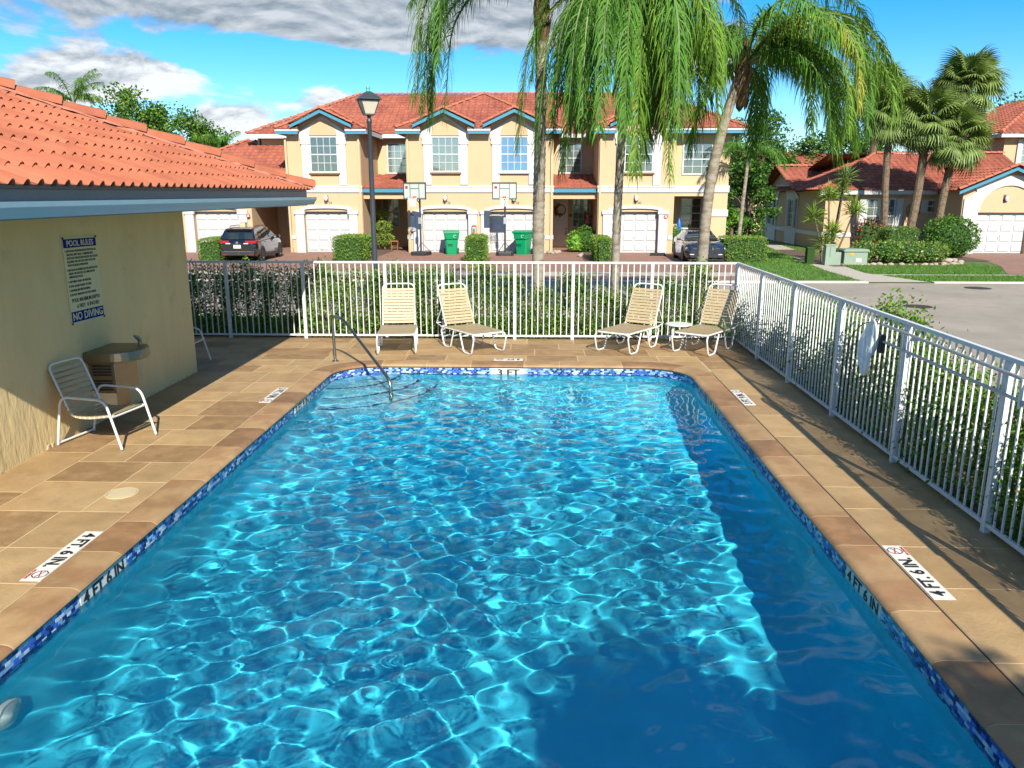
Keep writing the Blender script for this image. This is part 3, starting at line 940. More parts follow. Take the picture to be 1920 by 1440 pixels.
# ---------------------------------------------------------------- pool rules sign
sg = thing('pool_rules_sign', (WX, 9.41, 1.3), 'cream and blue POOL RULES sign screwed to the pool house wall', 'sign')
SM = frame_mtx((WX + .008, 9.405, 1.795), (0, 1, -.012), (0, .012, 1))
build('board', MB().box(-.355, .355, -.505, .505, -.006, .004, SM), 'sign_cream', sg, bevel=.002)
build('header', MB().box(-.345, .345, .385, .485, .004, .0062, SM), 'sign_blue', sg)
build('footer', MB().box(-.345, .345, -.485, -.36, .004, .0062, SM), 'sign_blue', sg)
L2 = lambda x, y, z=.0072: SM @ Matrix.Translation((x, y, z))
build('title', text_mesh('POOL RULES', .095, L2(0, .432), bold=.014, width=.56), 'sign_cream', sg)
build('warning', text_mesh('NO DIVING', .125, L2(0, -.425), bold=.014, width=.64), 'sign_cream', sg)
lines = ['1. NO FOOD OR BEVERAGES IN THE POOL OR', '   ON POOL WET DECK. COMMERCIALLY', '   BOTTLED WATER IN PLASTIC BOTTLES IS', '   ALLOWED ON THE POOL WET DECK FOR', '   POOL PATRON HYDRATION.',
         '2. NO GLASS OR ANIMALS IN THE FENCED POOL', '   AREA OR 50 FEET (15.24M) FROM', '   UNFENCED POOL.', '3. BATHING LOAD: 20 PERSONS.', '4. POOL HOURS: DAWN  TO DUSK', '5. SHOWER BEFORE ENTERING.', '6. DO NOT SWALLOW THE POOL WATER.']
ys_ = [.345, .303, .262, .221, .18, .125, .084, .043, -.01, -.063, -.113, -.163]
for t_, y_ in zip(lines, ys_):
    build('rule_line', text_mesh(t_, .036, L2(-.33, y_, .0058), bold=.012, align='LEFT', width=min(.655, .0171 * len(t_))), 'ink_black', sg)
build('rule_line', text_mesh('POOL MAXIMUM DEPTH:', .062, L2(0, -.232, .0058), bold=.015, width=.60), 'ink_black', sg)
build('rule_line', text_mesh('6 FEET  0 INCHES', .062, L2(.03, -.305, .0058), bold=.015, width=.48), 'ink_black', sg)['kind'] = 'stuff'
for x in (-.345, .345):
    for y in (-.497, .497):
        build('screw', MB().lathe([(.014, 0), (.012, .012), (.004, .016)], 10, mtx=L2(x, y, .003)), 'iron', sg)

# ---------------------------------------------------------------- drinking fountain
ft = thing('drinking_fountain', (WX, 9.5, 0), 'wall mounted stainless steel drinking fountain with louvred side', 'drinking fountain')
build('cabinet', MB().box(WX, WX + .33, 9.28, 9.82, .40, .80), 'steel_rough', ft, bevel=.01)
sh = MB().slab([(WX, 9.30), (WX + .24, 9.42), (WX + .24, 9.74), (WX, 9.80)], .16, .40); build('lower_shroud', sh, 'steel_rough', ft, bevel=.008)
lou = MB()
for i in range(9):
    if i == 4: continue
    z = .44 + i * .037
    lou.box(WX + .05, WX + .28, 9.268, 9.28, z, z + .018)
tag(build('louvres', lou, 'plastic_black', ft), kind='stuff')
pl_ = [(WX, 9.18), (WX + .34, 9.18)] + [(WX + .34 + .27 * math.sin(R(a_)), 9.52 - .34 * math.cos(R(a_))) for a_ in range(10, 171, 16)] + [(WX + .34, 9.86), (WX, 9.86)]
bs = MB().slab(pl_, .80, .93)
build('basin', bs, 'steel_rough', ft, bevel=.018, segs=3)
ins = [(WX + .06 + (x - WX) * .82, 9.52 + (y - 9.52) * .8) for x, y in pl_]
dn = MB(); n = len(ins); c_ = (WX + .3, 9.52)
ri = [[(x, y, .9315) for x, y in ins], [(c_[0] + (x - c_[0]) * .9, c_[1] + (y - c_[1]) * .9, .9325) for x, y in ins], [(c_[0] + (x - c_[0]) * .3, c_[1] + (y - c_[1]) * .3, .9335) for x, y in ins]]
dn.grid(ri, True); dn.quad(*ri[-1]); build('bowl', dn, 'steel_rough', ft, smooth=60)
build('spout_guard', MB().tube(bend([(WX + .43, 9.76, .92), (WX + .43, 9.76, 1.0), (WX + .39, 9.70, 1.05)], .04), [.03] + [.026] * 6 + [.012], 10), 'steel_rough', ft, smooth=50)
build('push_bar', MB().box(WX + .42, WX + .60, 9.40, 9.64, .82, .87), 'steel_rough', ft, bevel=.01)

# ================================================================ chairs and loungers
def make_chair():
    t = thing('patio_chair', (0, 0, 0), 'x', 'chair')
    for y in (-.30, .30):
        build('side_frame', MB().tube(bend([(.42, y, .012), (.27, y, .57), (-.30, y, .585), (-.42, y * .96, .012)], .11, 6), .0145, 10), 'white_enamel', t, smooth=60, local=True)
    build('ground_bar', MB().tube([(-.415, -.288, .03), (-.415, .288, .03)], .013, 10), 'white_enamel', t, smooth=60, local=True)
    build('front_bar', MB().tube([(.315, -.30, .37), (.315, .30, .37)], .012, 10), 'white_enamel', t, smooth=60, local=True)
    side = bend([(.33, 0, .385), (.0, 0, .335), (-.22, 0, .345), (-.33, 0, .62), (-.45, 0, .93)], .10, 5)
    half = lambda y: [Vector((p.x, y, p.z)) for p in side]
    loop = half(-.255)[:-1] + bend([half(-.255)[-2], Vector((-.45, -.255, .93)), Vector((-.45, .255, .93)), half(.255)[-2]], .09, 5)[1:-1] + half(.255)[:-1][::-1]
    build('seat_frame', MB().tube(loop, .0135, 10), 'white_enamel', t, smooth=60, local=True)
    # straps follow the frame
    cum = [0]
    for a_, b_ in zip(side, side[1:]): cum.append(cum[-1] + (b_ - a_).length)
    tot = cum[-1]
    def at(s_):
        i = max(1, min(len(cum) - 1, int(np.searchsorted(cum, s_)))); k_ = (s_ - cum[i - 1]) / (cum[i] - cum[i - 1])
        return side[i - 1].lerp(side[i], k_), (side[i] - side[i - 1]).normalized()
    n = 18
    for i in range(n):
        p, tdir = at(tot * (i + .5) / (n + .8)); nrm = Vector((-tdir.z, 0, tdir.x))
        if nrm.z < 0 and abs(nrm.z) > .6: nrm = -nrm
        w = tdir * .0225; th = nrm * .0155; m_ = MB(); rows = []
        for y, k_ in ((-.272, 0), (-.262, 1), (-.13, .82), (0, .75), (.13, .82), (.262, 1), (.272, 0)):
            c_ = p + Vector((0, y, 0)) + th * k_; rows.append([c_ - w, c_ + w])
        m_.grid(rows); rows2 = [[q - nrm * .003 for q in r_] for r_ in rows]; m_.grid(rows2)
        build('strap', m_, 'strap', t, smooth=60, local=True)
    return t


ch = make_chair(); ch.location = (-5.0, 8.64, 0); ch.rotation_euler = (0, 0, R(-10))
tag(ch, 'white tubular chair with beige vinyl straps beside the drinking fountain', 'chair', 'strap chairs by the pool house')
c2 = copy_tree(ch); c2.location = (-6.05, 12.86, 0); c2.rotation_euler = (0, 0, 0)
tag(c2, 'white tubular chair in shade, half hidden behind the pool house corner', 'chair', 'strap chairs by the pool house')


def make_lounger():
    t = thing('sun_lounger', (0, 0, 0), 'x', 'sun lounger', 'strap loungers along the back fence')
    fr = bend([(-1.25, -.32, .36), (0, -.32, .375), (0, .32, .375), (-1.25, .32, .36)], .09, 6)
    build('seat_frame', MB().tube(fr, .0165, 10), 'white_enamel', t, smooth=60, local=True)
    for y in (-.335, .335):
        build('leg', MB().tube(bend([(-.03, y * .97, .36), (.03, y, .30), (-.06, y, .014), (-.34, y, .014), (-.48, y, .345)], .07, 5), .015, 10), 'white_enamel', t, smooth=60, local=True)
        build('leg', MB().tube(bend([(-.72, y, .345), (-.86, y, .014), (-1.10, y, .014), (-1.22, y, .30), (-1.16, y * .97, .36)], .07, 5), .015, 10), 'white_enamel', t, smooth=60, local=True)
    an = R(64); bx, bz = -math.cos(an), math.sin(an); H = Vector((-1.08, 0, .385)); D = Vector((bx, 0, bz)); bl = .82
    side = lambda y, s_: H + D * s_ + Vector((0, y, 0))
    build('back_frame', MB().tube(bend([side(-.30, 0), side(-.30, bl), side(.30, bl), side(.30, 0)], .12, 6), .0155, 10), 'white_enamel', t, smooth=60, local=True)
    for y in (-.31, .31):
        build('brace', MB().tube([side(y, .36), Vector((-1.46, y, .40)), Vector((-1.24, y, .36))], .010, 8), 'white_enamel', t, smooth=60, local=True)
    build('brace_bar', MB().tube([(-1.46, -.31, .40), (-1.46, .31, .40)], .010, 8), 'white_enamel', t, smooth=60, local=True)
    def strap(c_, tdir, nrm, hw):
        w = tdir * .0235; m_ = MB(); rows = []
        for y, k_ in ((-hw - .012, 0), (-hw - .004, 1), (-hw * .5, .7), (0, .6), (hw * .5, .7), (hw + .004, 1), (hw + .012, 0)):
            q = c_ + Vector((0, y, 0)) + nrm * (.018 * k_); rows.append([q - w, q + w])
        m_.grid(rows); m_.grid([[q - nrm * .003 for q in r_] for r_ in rows])
        build('strap', m_, 'strap', t, smooth=60, local=True)
    nb = Vector((bz, 0, -bx))
    for i in range(12): strap(side(0, .055 + i * .0585), D, nb, .30)
    for i in range(17): strap(Vector((-.06 - i * .062, 0, .372)), Vector((1, 0, 0)), Vector((0, 0, 1)), .32)
    return t


lo0 = make_lounger()
LO = [((-2.5, 13.66), (.12, -1), 'beige strap lounger standing square to the pool beside the handrail'),
      ((-.86, 13.86), (.56, -.83), 'beige strap lounger turned towards the lounger across the gap, next to the square one'),
      ((1.33, 13.97), (-.55, -.83), 'beige strap lounger with the small round table at its back'),
      ((2.70, 13.90), (-.58, -.81), 'beige strap lounger in the fence corner, half in shade')]
for i, (p, d_, lab) in enumerate(LO):
    o = lo0 if i == 0 else copy_tree(lo0)
    o.location = (p[0], p[1], .001 * i); o.rotation_euler = (0, 0, math.atan2(d_[1], d_[0])); tag(o, lab)
tb = thing('side_table', (2.62, 14.62, 0), 'small round white table between two loungers', 'table')
build('top', MB().lathe([(.235, .425), (.245, .435), (.24, .45), (.001, .452)], 28, (2.62, 14.62, 0)), 'white_enamel', tb, smooth=40)
for k in range(4):
    a_ = R(45 + 90 * k); c_, s_ = math.cos(a_), math.sin(a_)
    build('leg', MB().tube(bend([(2.62 + .12 * c_, 14.62 + .12 * s_, .42), (2.62 + .20 * c_, 14.62 + .20 * s_, .36), (2.62 + .17 * c_, 14.62 + .17 * s_, .01)], .05, 4), .011, 8), 'white_enamel', tb, smooth=60)

# ================================================================ fences
def fence(name, p0, p1, posts, label, thick=.0088):
    p0, p1 = Vector((*p0, 0)), Vector((*p1, 0)); d_ = (p1 - p0).normalized(); nrm = Vector((-d_.y, d_.x, 0))
    t = thing(name, p0, label, 'fence'); m4 = frame_mtx(p0, d_, nrm); ln = (p1 - p0).length
    build('top_rail', MB().box(-.03, ln + .03, -.024, .024, 1.485, 1.525, m4), 'fence_paint', t, bevel=.004)
    build('bottom_rail', MB().box(0, ln, -.017, .017, .055, .09, m4), 'fence_paint', t, bevel=.003)
    for s_ in posts:
        o = build('post', MB().box(-.03, .03, -.03, .03, 0, 1.484, frame_mtx((0, 0, 0), d_, nrm)), 'fence_paint', t, bevel=.004, local=True); o.location = d_ * s_
    pw = thick
    pm = MB().box(-pw, pw, -pw, pw, .0905, 1.4845, frame_mtx((0, 0, 0), d_, nrm)).mesh('picket', 'fence_paint')
    for a_, b_ in zip(posts, posts[1:]):
        n_ = int(round((b_ - a_) / .118))
        for i in range(1, n_):
            o = link('picket', pm, t); o.location = d_ * (a_ + (b_ - a_) * i / n_)
    return t


FY, FX = 15.36, 3.82
fence('pool_fence', (-8.9, FY), (FX, FY), [0, 1.5, 2.78, 4.3, 5.92, 7.05, 8.45, 9.58, 11.1, 12.72], 'white metal picket fence behind the sun loungers')
fence('pool_fence', (FX, -3), (FX, FY - .062), [0, 1.8, 3.6, 5.5, 7.4, 9.37, 11.17, 12.98, 14.85, 16.6, 18.29], 'white metal picket fence alongside the pool with poles hung on it', .0078)
# poles carried on brackets along the side fence
px = FX - .075
cr = thing('life_hook', (px, 8.5, 1.42), 'long pale pole with a thin dark rescue loop, hung along the side fence', 'pole')
build('pole', MB().tube([(px, 8.62, 1.42), (px, 3.9, 1.40)], .016, 10), 'pole_grey', cr, smooth=60)
build('hook', MB().tube(bend([(px, 8.62, 1.42), (px - .02, 9.05, 1.38), (px - .03, 9.42, 1.12), (px - .03, 9.34, .82), (px - .02, 9.05, .70), (px - .01, 8.80, .84), (px, 8.78, 1.0)], .16, 6), .006, 8), 'iron', cr, smooth=60)
nt_ = thing('leaf_skimmer', (px, 8.5, 1.25), 'white leaf skimmer net hanging at the end of the lower pole', 'skimmer net')
build('pole', MB().tube([(px - .02, 8.52, 1.25), (px - .02, 3.7, 1.235)], .015, 10), 'pole_grey', nt_, smooth=60)
build('hub', MB().box(px - .05, px + .01, 8.5, 8.57, 1.12, 1.32), 'plastic_black', nt_, bevel=.01)
ringp = [(px - .045 - .03 * math.cos(R(a_)) , 8.74 - .19 * math.cos(R(a_)), 1.25 + .19 * math.sin(R(a_))) for a_ in range(0, 360, 15)]
build('rim', MB().tube(ringp, .014, 8, closed=True), 'white_enamel', nt_, smooth=60)
bag = MB(); rows = []
for k, (s_, dz, off) in enumerate(((1, 0, 0), (.96, -.10, -.05), (.9, -.22, -.07), (.8, -.33, -.06), (.6, -.42, -.045), (.25, -.46, -.03))):
    rows.append([(px - .05 + off - .045 * math.sin(R(a_ * 3)) * k / 6, 8.74 - .19 * s_ * math.cos(R(a_)), (1.25 + dz * .85) + .19 * s_ * math.sin(R(a_)) * (1 - k * .10)) for a_ in range(0, 360, 15)])
bag.grid(rows, True); build('net', bag, 'net_mesh', nt_, smooth=80)
for i, y in enumerate((7.9, 6.0, 4.6)):
    bk = MB().box(px - .03, FX - .011, y - .012, y + .012, 1.20, 1.232).box(px - .03, FX - .011, y - .012, y + .012, 1.365, 1.397)
    bk.box(px - .04, px - .028, y - .012, y + .012, 1.19, 1.42)
    tag(build('pole_bracket', bk, 'white_enamel'), 'white bracket holding the poles on the side fence', 'bracket', 'brackets on the side fence')

# ================================================================ vegetation
def leaf_quads(mb, pts, size, rnd, up=.3, asp=.5, mi=None):
    """small pointed leaves at the points, facing every way"""
    for p in pts:
        p = Vector(p); s = size * rnd.uniform(.65, 1.3)
        d = Vector((rnd.gauss(0, 1), rnd.gauss(0, 1), rnd.gauss(up, .8))).normalized()
        w = d.cross(Vector((rnd.gauss(0, 1), rnd.gauss(0, 1), rnd.gauss(0, 1)))).normalized() * (s * asp * .5)
        if mi: mb.mi = rnd.choices(range(len(mi)), mi)[0]
        mb.add([p, p + d * s * .45 + w, p + d * s, p + d * s * .45 - w], [(0, 1, 2, 3)])
    mb.mi = 0


def shrub_points(rnd, n, rx, ry, h, loose=0):
    """points in clumps over an upright rounded body, thicker towards its surface"""
    out = []; cl = []
    nc = max(6, n // 34)
    for i in range(nc):
        z = rnd.uniform(.05, 1); a = rnd.uniform(0, 2 * math.pi)
        prof_ = (1 - .55 * loose * z) * (math.sin(math.pi * min(1, .32 + z * .62)) ** .5)
        k = rnd.uniform(.55, 1.0) * prof_
        cl.append((rx * k * math.cos(a), ry * k * math.sin(a), h * z * (1 - .10 * rnd.random())))
    for i in range(n):
        c_ = rnd.choice(cl); s = .075 * (1 + loose * .3)
        out.append((c_[0] + rnd.gauss(0, s), c_[1] + rnd.gauss(0, s), max(.02, c_[2] + rnd.gauss(0, s * 1.2))))
    return out


def make_shrub(name, seed, rx, ry, h, n, size, mats, wts, loose, label, cat='shrub', group=None):
    rnd = random.Random(seed)
    t = thing(name, (0, 0, 0), label, cat, group)
    mb = MB(); leaf_quads(mb, shrub_points(rnd, n, rx, ry, h, loose), size, rnd, .4, .48, wts)
    build('foliage', mb, mats, t, local=True)
    st = MB()
    for i in range(7):
        a = rnd.uniform(0, 6.28); b = rnd.uniform(.2, .8)
        st.tube([(.05 * math.cos(a), .05 * math.sin(a), -.06), (rx * b * .5 * math.cos(a), ry * b * .5 * math.sin(a), h * .45), (rx * b * math.cos(a), ry * b * math.sin(a), h * .92)], [.012, .008, .004], 5)
    tag(build('stems', st, 'bark', t, local=True), kind='stuff')
    return t


HL = ['leaf_hedge', 'leaf_hedge_light', 'leaf_hedge_brown']
dense = [make_shrub('hedge_shrub', 30 + i, .62, .36, 1.42 + .05 * i, 5200, .06, HL, [6, 3, .5], 0, 'x', 'shrub', 'leafy shrubs hedging the back fence') for i in range(2)]
loose = [make_shrub('hedge_shrub', 40 + i, .52, .34, 1.0 + .16 * i, 2900, .06, HL, [5, 4, .5], .75, 'x', 'shrub', 'leafy shrubs hedging the back fence') for i in range(3)]
rv = random.Random(3); used = set()


def put(src, x, y, label, group=None, sz=1.0):
    o = src if src.name not in used else copy_tree(src)
    used.add(src.name)
    o.location = (x, y, -.04); o.rotation_euler = (0, 0, rv.choice((0, math.pi)) + rv.uniform(-.25, .25)); o.scale = (1, 1, sz)
    tag(o, label, group=group); return o


x = -8.3; i = 0
while x < -2.0:
    put(dense[i % 2], x, 15.98 + rv.uniform(-.05, .05), 'tall dense green shrub in the hedge behind the fence, on the pool house side', sz=rv.uniform(.94, 1.05)); x += .78; i += 1
x = -1.75; i = 0
while x < 3.6:
    put(loose[(i * 2) % 3] if i % 2 else loose[i % 3], x, 15.95 + rv.uniform(-.06, .06), 'loose open green shrub in the hedge behind the loungers', sz=rv.uniform(.8, 1.12)); x += .62; i += 1
side = [make_shrub('side_shrub', 60 + i, .30, .72, 1.26 + .08 * i, 6600, .050, HL, [6, 3, .8], .2, 'x', 'shrub', 'shrubs hedging the side fence') for i in range(3)]
y = 2.4; i = 0
while y < 15.4:
    top = .90 if (9.9 < y < 15.4) else (1.10 if 8.3 < y < 9.9 else (.92 if y > 4.9 else 1.05))
    o = put(side[i % 3], 4.17 + rv.uniform(-.03, .04), y, 'leafy green shrub in the row outside the side fence', 'shrubs hedging the side fence', top * rv.uniform(.95, 1.06)); y += .84; i += 1


def box_hedge(x0, x1, y0, y1, h, label, seed, mats=('leaf_hedge', 'leaf_hedge_light', 'leaf_hedge_brown'), wts=(4, 5, .4), n=None, size=.065):
    """clipped hedge: leaves over a rounded box"""
    rnd = random.Random(seed); t = thing('clipped_hedge', ((x0 + x1) / 2, (y0 + y1) / 2, -.04), label, 'hedge', 'clipped hedges by the drives')
    w, d_ = x1 - x0, y1 - y0; area = 2 * (w + d_) * h + w * d_; n = n or int(area * 420)
    pts = []
    for i in range(n):
        f = rnd.random() * area
        if f < w * d_: p = Vector((rnd.uniform(0, w), rnd.uniform(0, d_), h))
        elif f < w * d_ + 2 * w * h: p = Vector((rnd.uniform(0, w), rnd.choice((0, d_)), rnd.uniform(.03, h)))
        else: p = Vector((rnd.choice((0, w)), rnd.uniform(0, d_), rnd.uniform(.03, h)))
        c_ = Vector((w / 2, d_ / 2, h * .5)); q = p - c_          # pull the edges in
        e = max(0, (abs(q.x) / (w / 2)) ** 6 + (abs(q.y) / (d_ / 2)) ** 6 + (max(0, q.z) / (h / 2)) ** 6 - 1)
        p = c_ + q * (1 - .05 * e) + Vector((rnd.gauss(0, .03), rnd.gauss(0, .03), rnd.gauss(0, .025)))
        pts.append((p.x + x0, p.y + y0, p.z - .04))
    mb = MB(); leaf_quads(mb, pts, size, rnd, .5, .6, list(wts)); build('foliage', mb, list(mats), t)
    build('core', MB().box(x0 + .12, x1 - .12, y0 + .12, y1 - .12, -.04, h - .16), 'leaf_dark', t)
    return t


box_hedge(-14.4, -13.35, 33.2, 36.8, .95, 'clipped hedge beside the parked SUV', 1)
box_hedge(-8.85, -7.5, 34.0, 36.6, 1.02, 'clipped hedge next to the street lamp and arched garage', 2)
box_hedge(-3.1, -2.3, 33.8, 36.6, 1.02, 'clipped hedge between the two green bins', 3)
box_hedge(2.45, 3.1, 33.8, 36.8, .98, 'clipped hedge beside the porch with the wreath', 4)
box_hedge(7.95, 9.75, 34.2, 36.0, 1.0, 'clipped hedge beside the parked coupe', 5, wts=(2, 6, .8))
box_hedge(15.6, 17.0, 36.4, 37.6, 1.35, 'clipped hedge under the window of the corner house', 6, wts=(5, 3, 1))


def round_bush(name, c_, rx, ry, h, n, size, mats, wts, label, cat='bush', group=None, seed=0, core='leaf_dark'):
    rnd = random.Random(seed); t = thing(name, (c_[0], c_[1], -.04), label, cat, group); pts = []
    for i in range(n):
        d_ = Vector((rnd.gauss(0, 1), rnd.gauss(0, 1), rnd.gauss(0, 1))).normalized(); k = 1 + rnd.gauss(0, .06) + .06 * math.sin(9 * d_.x + seed) * math.cos(8 * d_.z + 7 * d_.y)
        pts.append((c_[0] + d_.x * rx * k, c_[1] + d_.y * ry * k, max(.0, h * .5 + d_.z * h * .5 * k)))
    mb = MB(); leaf_quads(mb, pts, size, rnd, .4, .6, wts); build('foliage', mb, mats, t)
    co = MB().lathe([(.01, 0), (.6, h * .1), (.82, h * .4), (.7, h * .7), (.3, h * .88), (.01, h * .9)], 14)
    co.v = [(c_[0] + p[0] * rx, c_[1] + p[1] * ry, p[2]) for p in co.v]; build('core', co, core, t)
    return t


round_bush('round_bush', (18.7, 37.1), 1.15, 1.0, 1.75, 3200, .11, ['leaf_hedge', 'leaf_dark'], [5, 2], 'big round glossy bush beside the corner house garage', seed=2)
for i, (x, y, r_, h_) in enumerate(((13.6, 33.9, .55, .85), (14.5, 33.7, .6, .9), (15.4, 33.9, .62, .85), (16.3, 34.2, .6, .8), (17.0, 34.8, .5, .75))):
    round_bush('low_bush', (x, y), r_, .55, h_, 900, .10, ['leaf_hedge', 'leaf_hedge_light', 'petal', 'leaf_hedge_brown'], [5, 4, .8, 1], 'low variegated bush in the stone edged bed of the corner house', 'bush', 'low bushes in the corner bed', 10 + i)
round_bush('croton_bush', (16.2, 39.8), .75, .5, 1.6, 600, .14, ['leaf_croton', 'leaf_dark', 'leaf_hedge_light'], [5, 2, 1], 'red leaved croton under the corner house window', seed=4)
round_bush('porch_bush', (2.35, 40.2), .62, .55, 1.15, 1200, .09, ['leaf_hedge', 'leaf_dark'], [5, 1], 'dark rounded bush in front of the WELCOME board', seed=5)
round_bush('porch_fern', (1.85, 39.9), .42, .42, .95, 420, .13, ['leaf_bright'], [1], 'bright lime green plant beside the porch path', 'plant', seed=6, core='leaf_bright')
round_bush('side_bush', (6.85, 40.6), .5, .4, 1.2, 500, .10, ['leaf_bright', 'leaf_hedge'], [2, 2], 'small green bush at the porch behind the coupe', seed=7)
# topiary by the door
tp = thing('topiary', (-7.95, 41.2, 0), 'potted topiary with two leaf balls beside the porch window', 'plant')
build('stem', MB().tube([(-7.95, 41.2, 0), (-7.97, 41.2, .7), (-7.93, 41.2, 1.75)], [.05, .04, .02], 7), 'bark', tp)
rnd = random.Random(9)
for z, r_, n in ((.55, .5, 700), (1.15, .42, 600), (1.8, .34, 320)):
    pts = []
    for i in range(n):
        d_ = Vector((rnd.gauss(0, 1), rnd.gauss(0, 1), rnd.gauss(0, 1))).normalized() * r_ * rnd.uniform(.75, 1.05); pts.append((-7.95 + d_.x, 41.2 + d_.y, z + d_.z * .75))
    mb = MB(); leaf_quads(mb, pts, .09, rnd, .4, .6); build('leaf_ball', mb, 'leaf_hedge_light', tp)


# ---------------------------------------------------------------- feather palms
def frond_mesh(rnd, az_, e0, ln, droop, leaf, nleaf=112, pw=1.25, hang=1.15):
    """one arching feather leaf: a rachis and two ranks of drooping leaflets"""
    mb = MB(); n = 22; p = Vector((0, 0, 0)); pts = []; tan = []
    ca, sa = math.cos(az_), math.sin(az_); wob = rnd.uniform(-.6, .6)
    for i in range(n + 1):
        s = i / n; e = max(R(-84), e0 - droop * s ** pw); a = az_ + wob * s
        t = Vector((math.cos(a) * math.cos(e), math.sin(a) * math.cos(e), math.sin(e)))
        pts.append(p.copy()); tan.append(t); p = p + t * (ln / n)
    mb.mi = 1; mb.tube(pts, [.036 * (1 - .86 * i / n) for i in range(n + 1)], 5); mb.mi = 0
    G = Vector((0, 0, -1))
    for j in range(nleaf):
        s = .13 + .87 * (j + rnd.random() * .6) / nleaf
        k = min(n - 1, int(s * n)); f = s * n - k; q = pts[k].lerp(pts[k + 1], min(1, f)); t = tan[k]
        sd = t.cross(G); sd = sd.normalized() if sd.length > .05 else Vector((-sa, ca, 0))
        upv = sd.cross(t).normalized()
        L = leaf * (math.sin(math.pi * (.16 + .74 * s)) ** .6) * rnd.uniform(.7, 1.2)
        for sg in (-1, 1):
            if rnd.random() < .13: continue
            d_ = (sd * sg * rnd.uniform(.35, 1) + t * rnd.uniform(.3, 1.0) + upv * rnd.uniform(-.8, .8)).normalized()
            w0 = .014 + .012 * rnd.random(); a0 = q.copy(); rows = []; m_ = 4
            for u in range(m_ + 1):
                w = w0 * (1 - (u / m_) ** 2.2) + .002
                wd = d_.cross(upv + sd * .3 * sg); wd = wd.normalized() if wd.length > .01 else sd
                rows.append([a0 - wd * w * .5, a0 + wd * w * .5]); d_ = (d_ + G * hang * (.35 + .25 * u) * rnd.uniform(.7, 1.2)).normalized(); a0 = a0 + d_ * (L / m_)
            mb.grid(rows)
    return mb


def trunk(mb, pts, r0, r1, rings=.13, n=14, wob=.05, flare=1.35):
    pts = [Vector(p) for p in pts]; P = []; rr = []
    cum = [0]
    for a_, b_ in zip(pts, pts[1:]): cum.append(cum[-1] + (b_ - a_).length)
    tot = cum[-1]; m_ = int(tot / (rings / 3))
    for i in range(m_ + 1):
        s = tot * i / m_; k = max(1, min(len(cum) - 1, int(np.searchsorted(cum, s)))); f = (s - cum[k - 1]) / (cum[k] - cum[k - 1])
        a_ = pts[max(0, k - 2)]; b_ = pts[k - 1]; c_ = pts[k]; d_ = pts[min(len(pts) - 1, k + 1)]
        q = .5 * ((2 * b_) + (c_ - a_) * f + (2 * a_ - 5 * b_ + 4 * c_ - d_) * f * f + (3 * b_ - a_ - 3 * c_ + d_) * f ** 3)
        r_ = r0 + (r1 - r0) * (s / tot); r_ *= 1 + (flare - 1) * math.exp(-s / .35)
        P.append(q); rr.append(r_ * (1 + (wob if i % 3 == 0 else (0 if i % 3 == 1 else -wob * .35))))
    mb.tube(P, rr, n)


def feather_palm(name, base, crown, mid, r0, r1, fronds, label, seed, boot=True, leaf=.62, group='feather palms beyond the fence', pw=1.25):
    rnd = random.Random(seed); t = thing(name, base, label, 'palm tree', group)
    tr = MB(); trunk(tr, [base] + mid + [crown], r0, r1); build('trunk', tr, 'palm_trunk', t, smooth=40)
    c_ = Vector(crown)
    if boot:
        bt = MB()
        for i in range(34):
            a_ = rnd.uniform(0, 6.28); z = rnd.uniform(-.9, -.05); r_ = r1 * (1.15 + .5 * (1 + z) * rnd.random())
            p = c_ + Vector((math.cos(a_) * r_ * .8, math.sin(a_) * r_ * .8, z)); o_ = Vector((math.cos(a_), math.sin(a_), 0)); sdv = Vector((-o_.y, o_.x, 0)) * rnd.uniform(.05, .10)
            tp_ = p + Vector((0, 0, rnd.uniform(.25, .45))) + o_ * rnd.uniform(.0, .14)
            bt.add([p - sdv, p + sdv, tp_ + sdv * .3, tp_ - sdv * .3, p - o_ * .03 - Vector((0, 0, .1))], [(0, 1, 2, 3), (1, 0, 4)])
        tag(build('leaf_bases', bt, 'palm_boot', t), kind='stuff')
        cs = MB().lathe([(r1 * 1.0, -.85), (r1 * 1.35, -.55), (r1 * 1.5, -.25), (r1 * 1.1, .1), (.04, .5)], 12, c_); build('crown_shaft', cs, 'palm_boot', t, smooth=60)
    for az_, e0, ln, dr, mt in fronds:
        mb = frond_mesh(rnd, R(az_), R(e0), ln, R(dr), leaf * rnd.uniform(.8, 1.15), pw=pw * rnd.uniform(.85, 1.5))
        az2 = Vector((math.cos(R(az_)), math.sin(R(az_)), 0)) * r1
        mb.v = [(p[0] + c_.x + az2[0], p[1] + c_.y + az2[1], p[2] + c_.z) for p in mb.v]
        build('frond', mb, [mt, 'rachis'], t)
    return t


def spread(rnd, n, e=(20, 75), ln=(2.8, 3.5), dr=(95, 140), mats=('frond', 'frond', 'frond_light'), skip=None):
    out = []
    for i in range(n):
        a_ = 360 * i / n + rnd.uniform(-12, 12)
        if skip and skip[0] < a_ % 360 < skip[1]: continue
        out.append((a_, rnd.uniform(*e), rnd.uniform(*ln), rnd.uniform(*dr), rnd.choice(mats)))
    return out


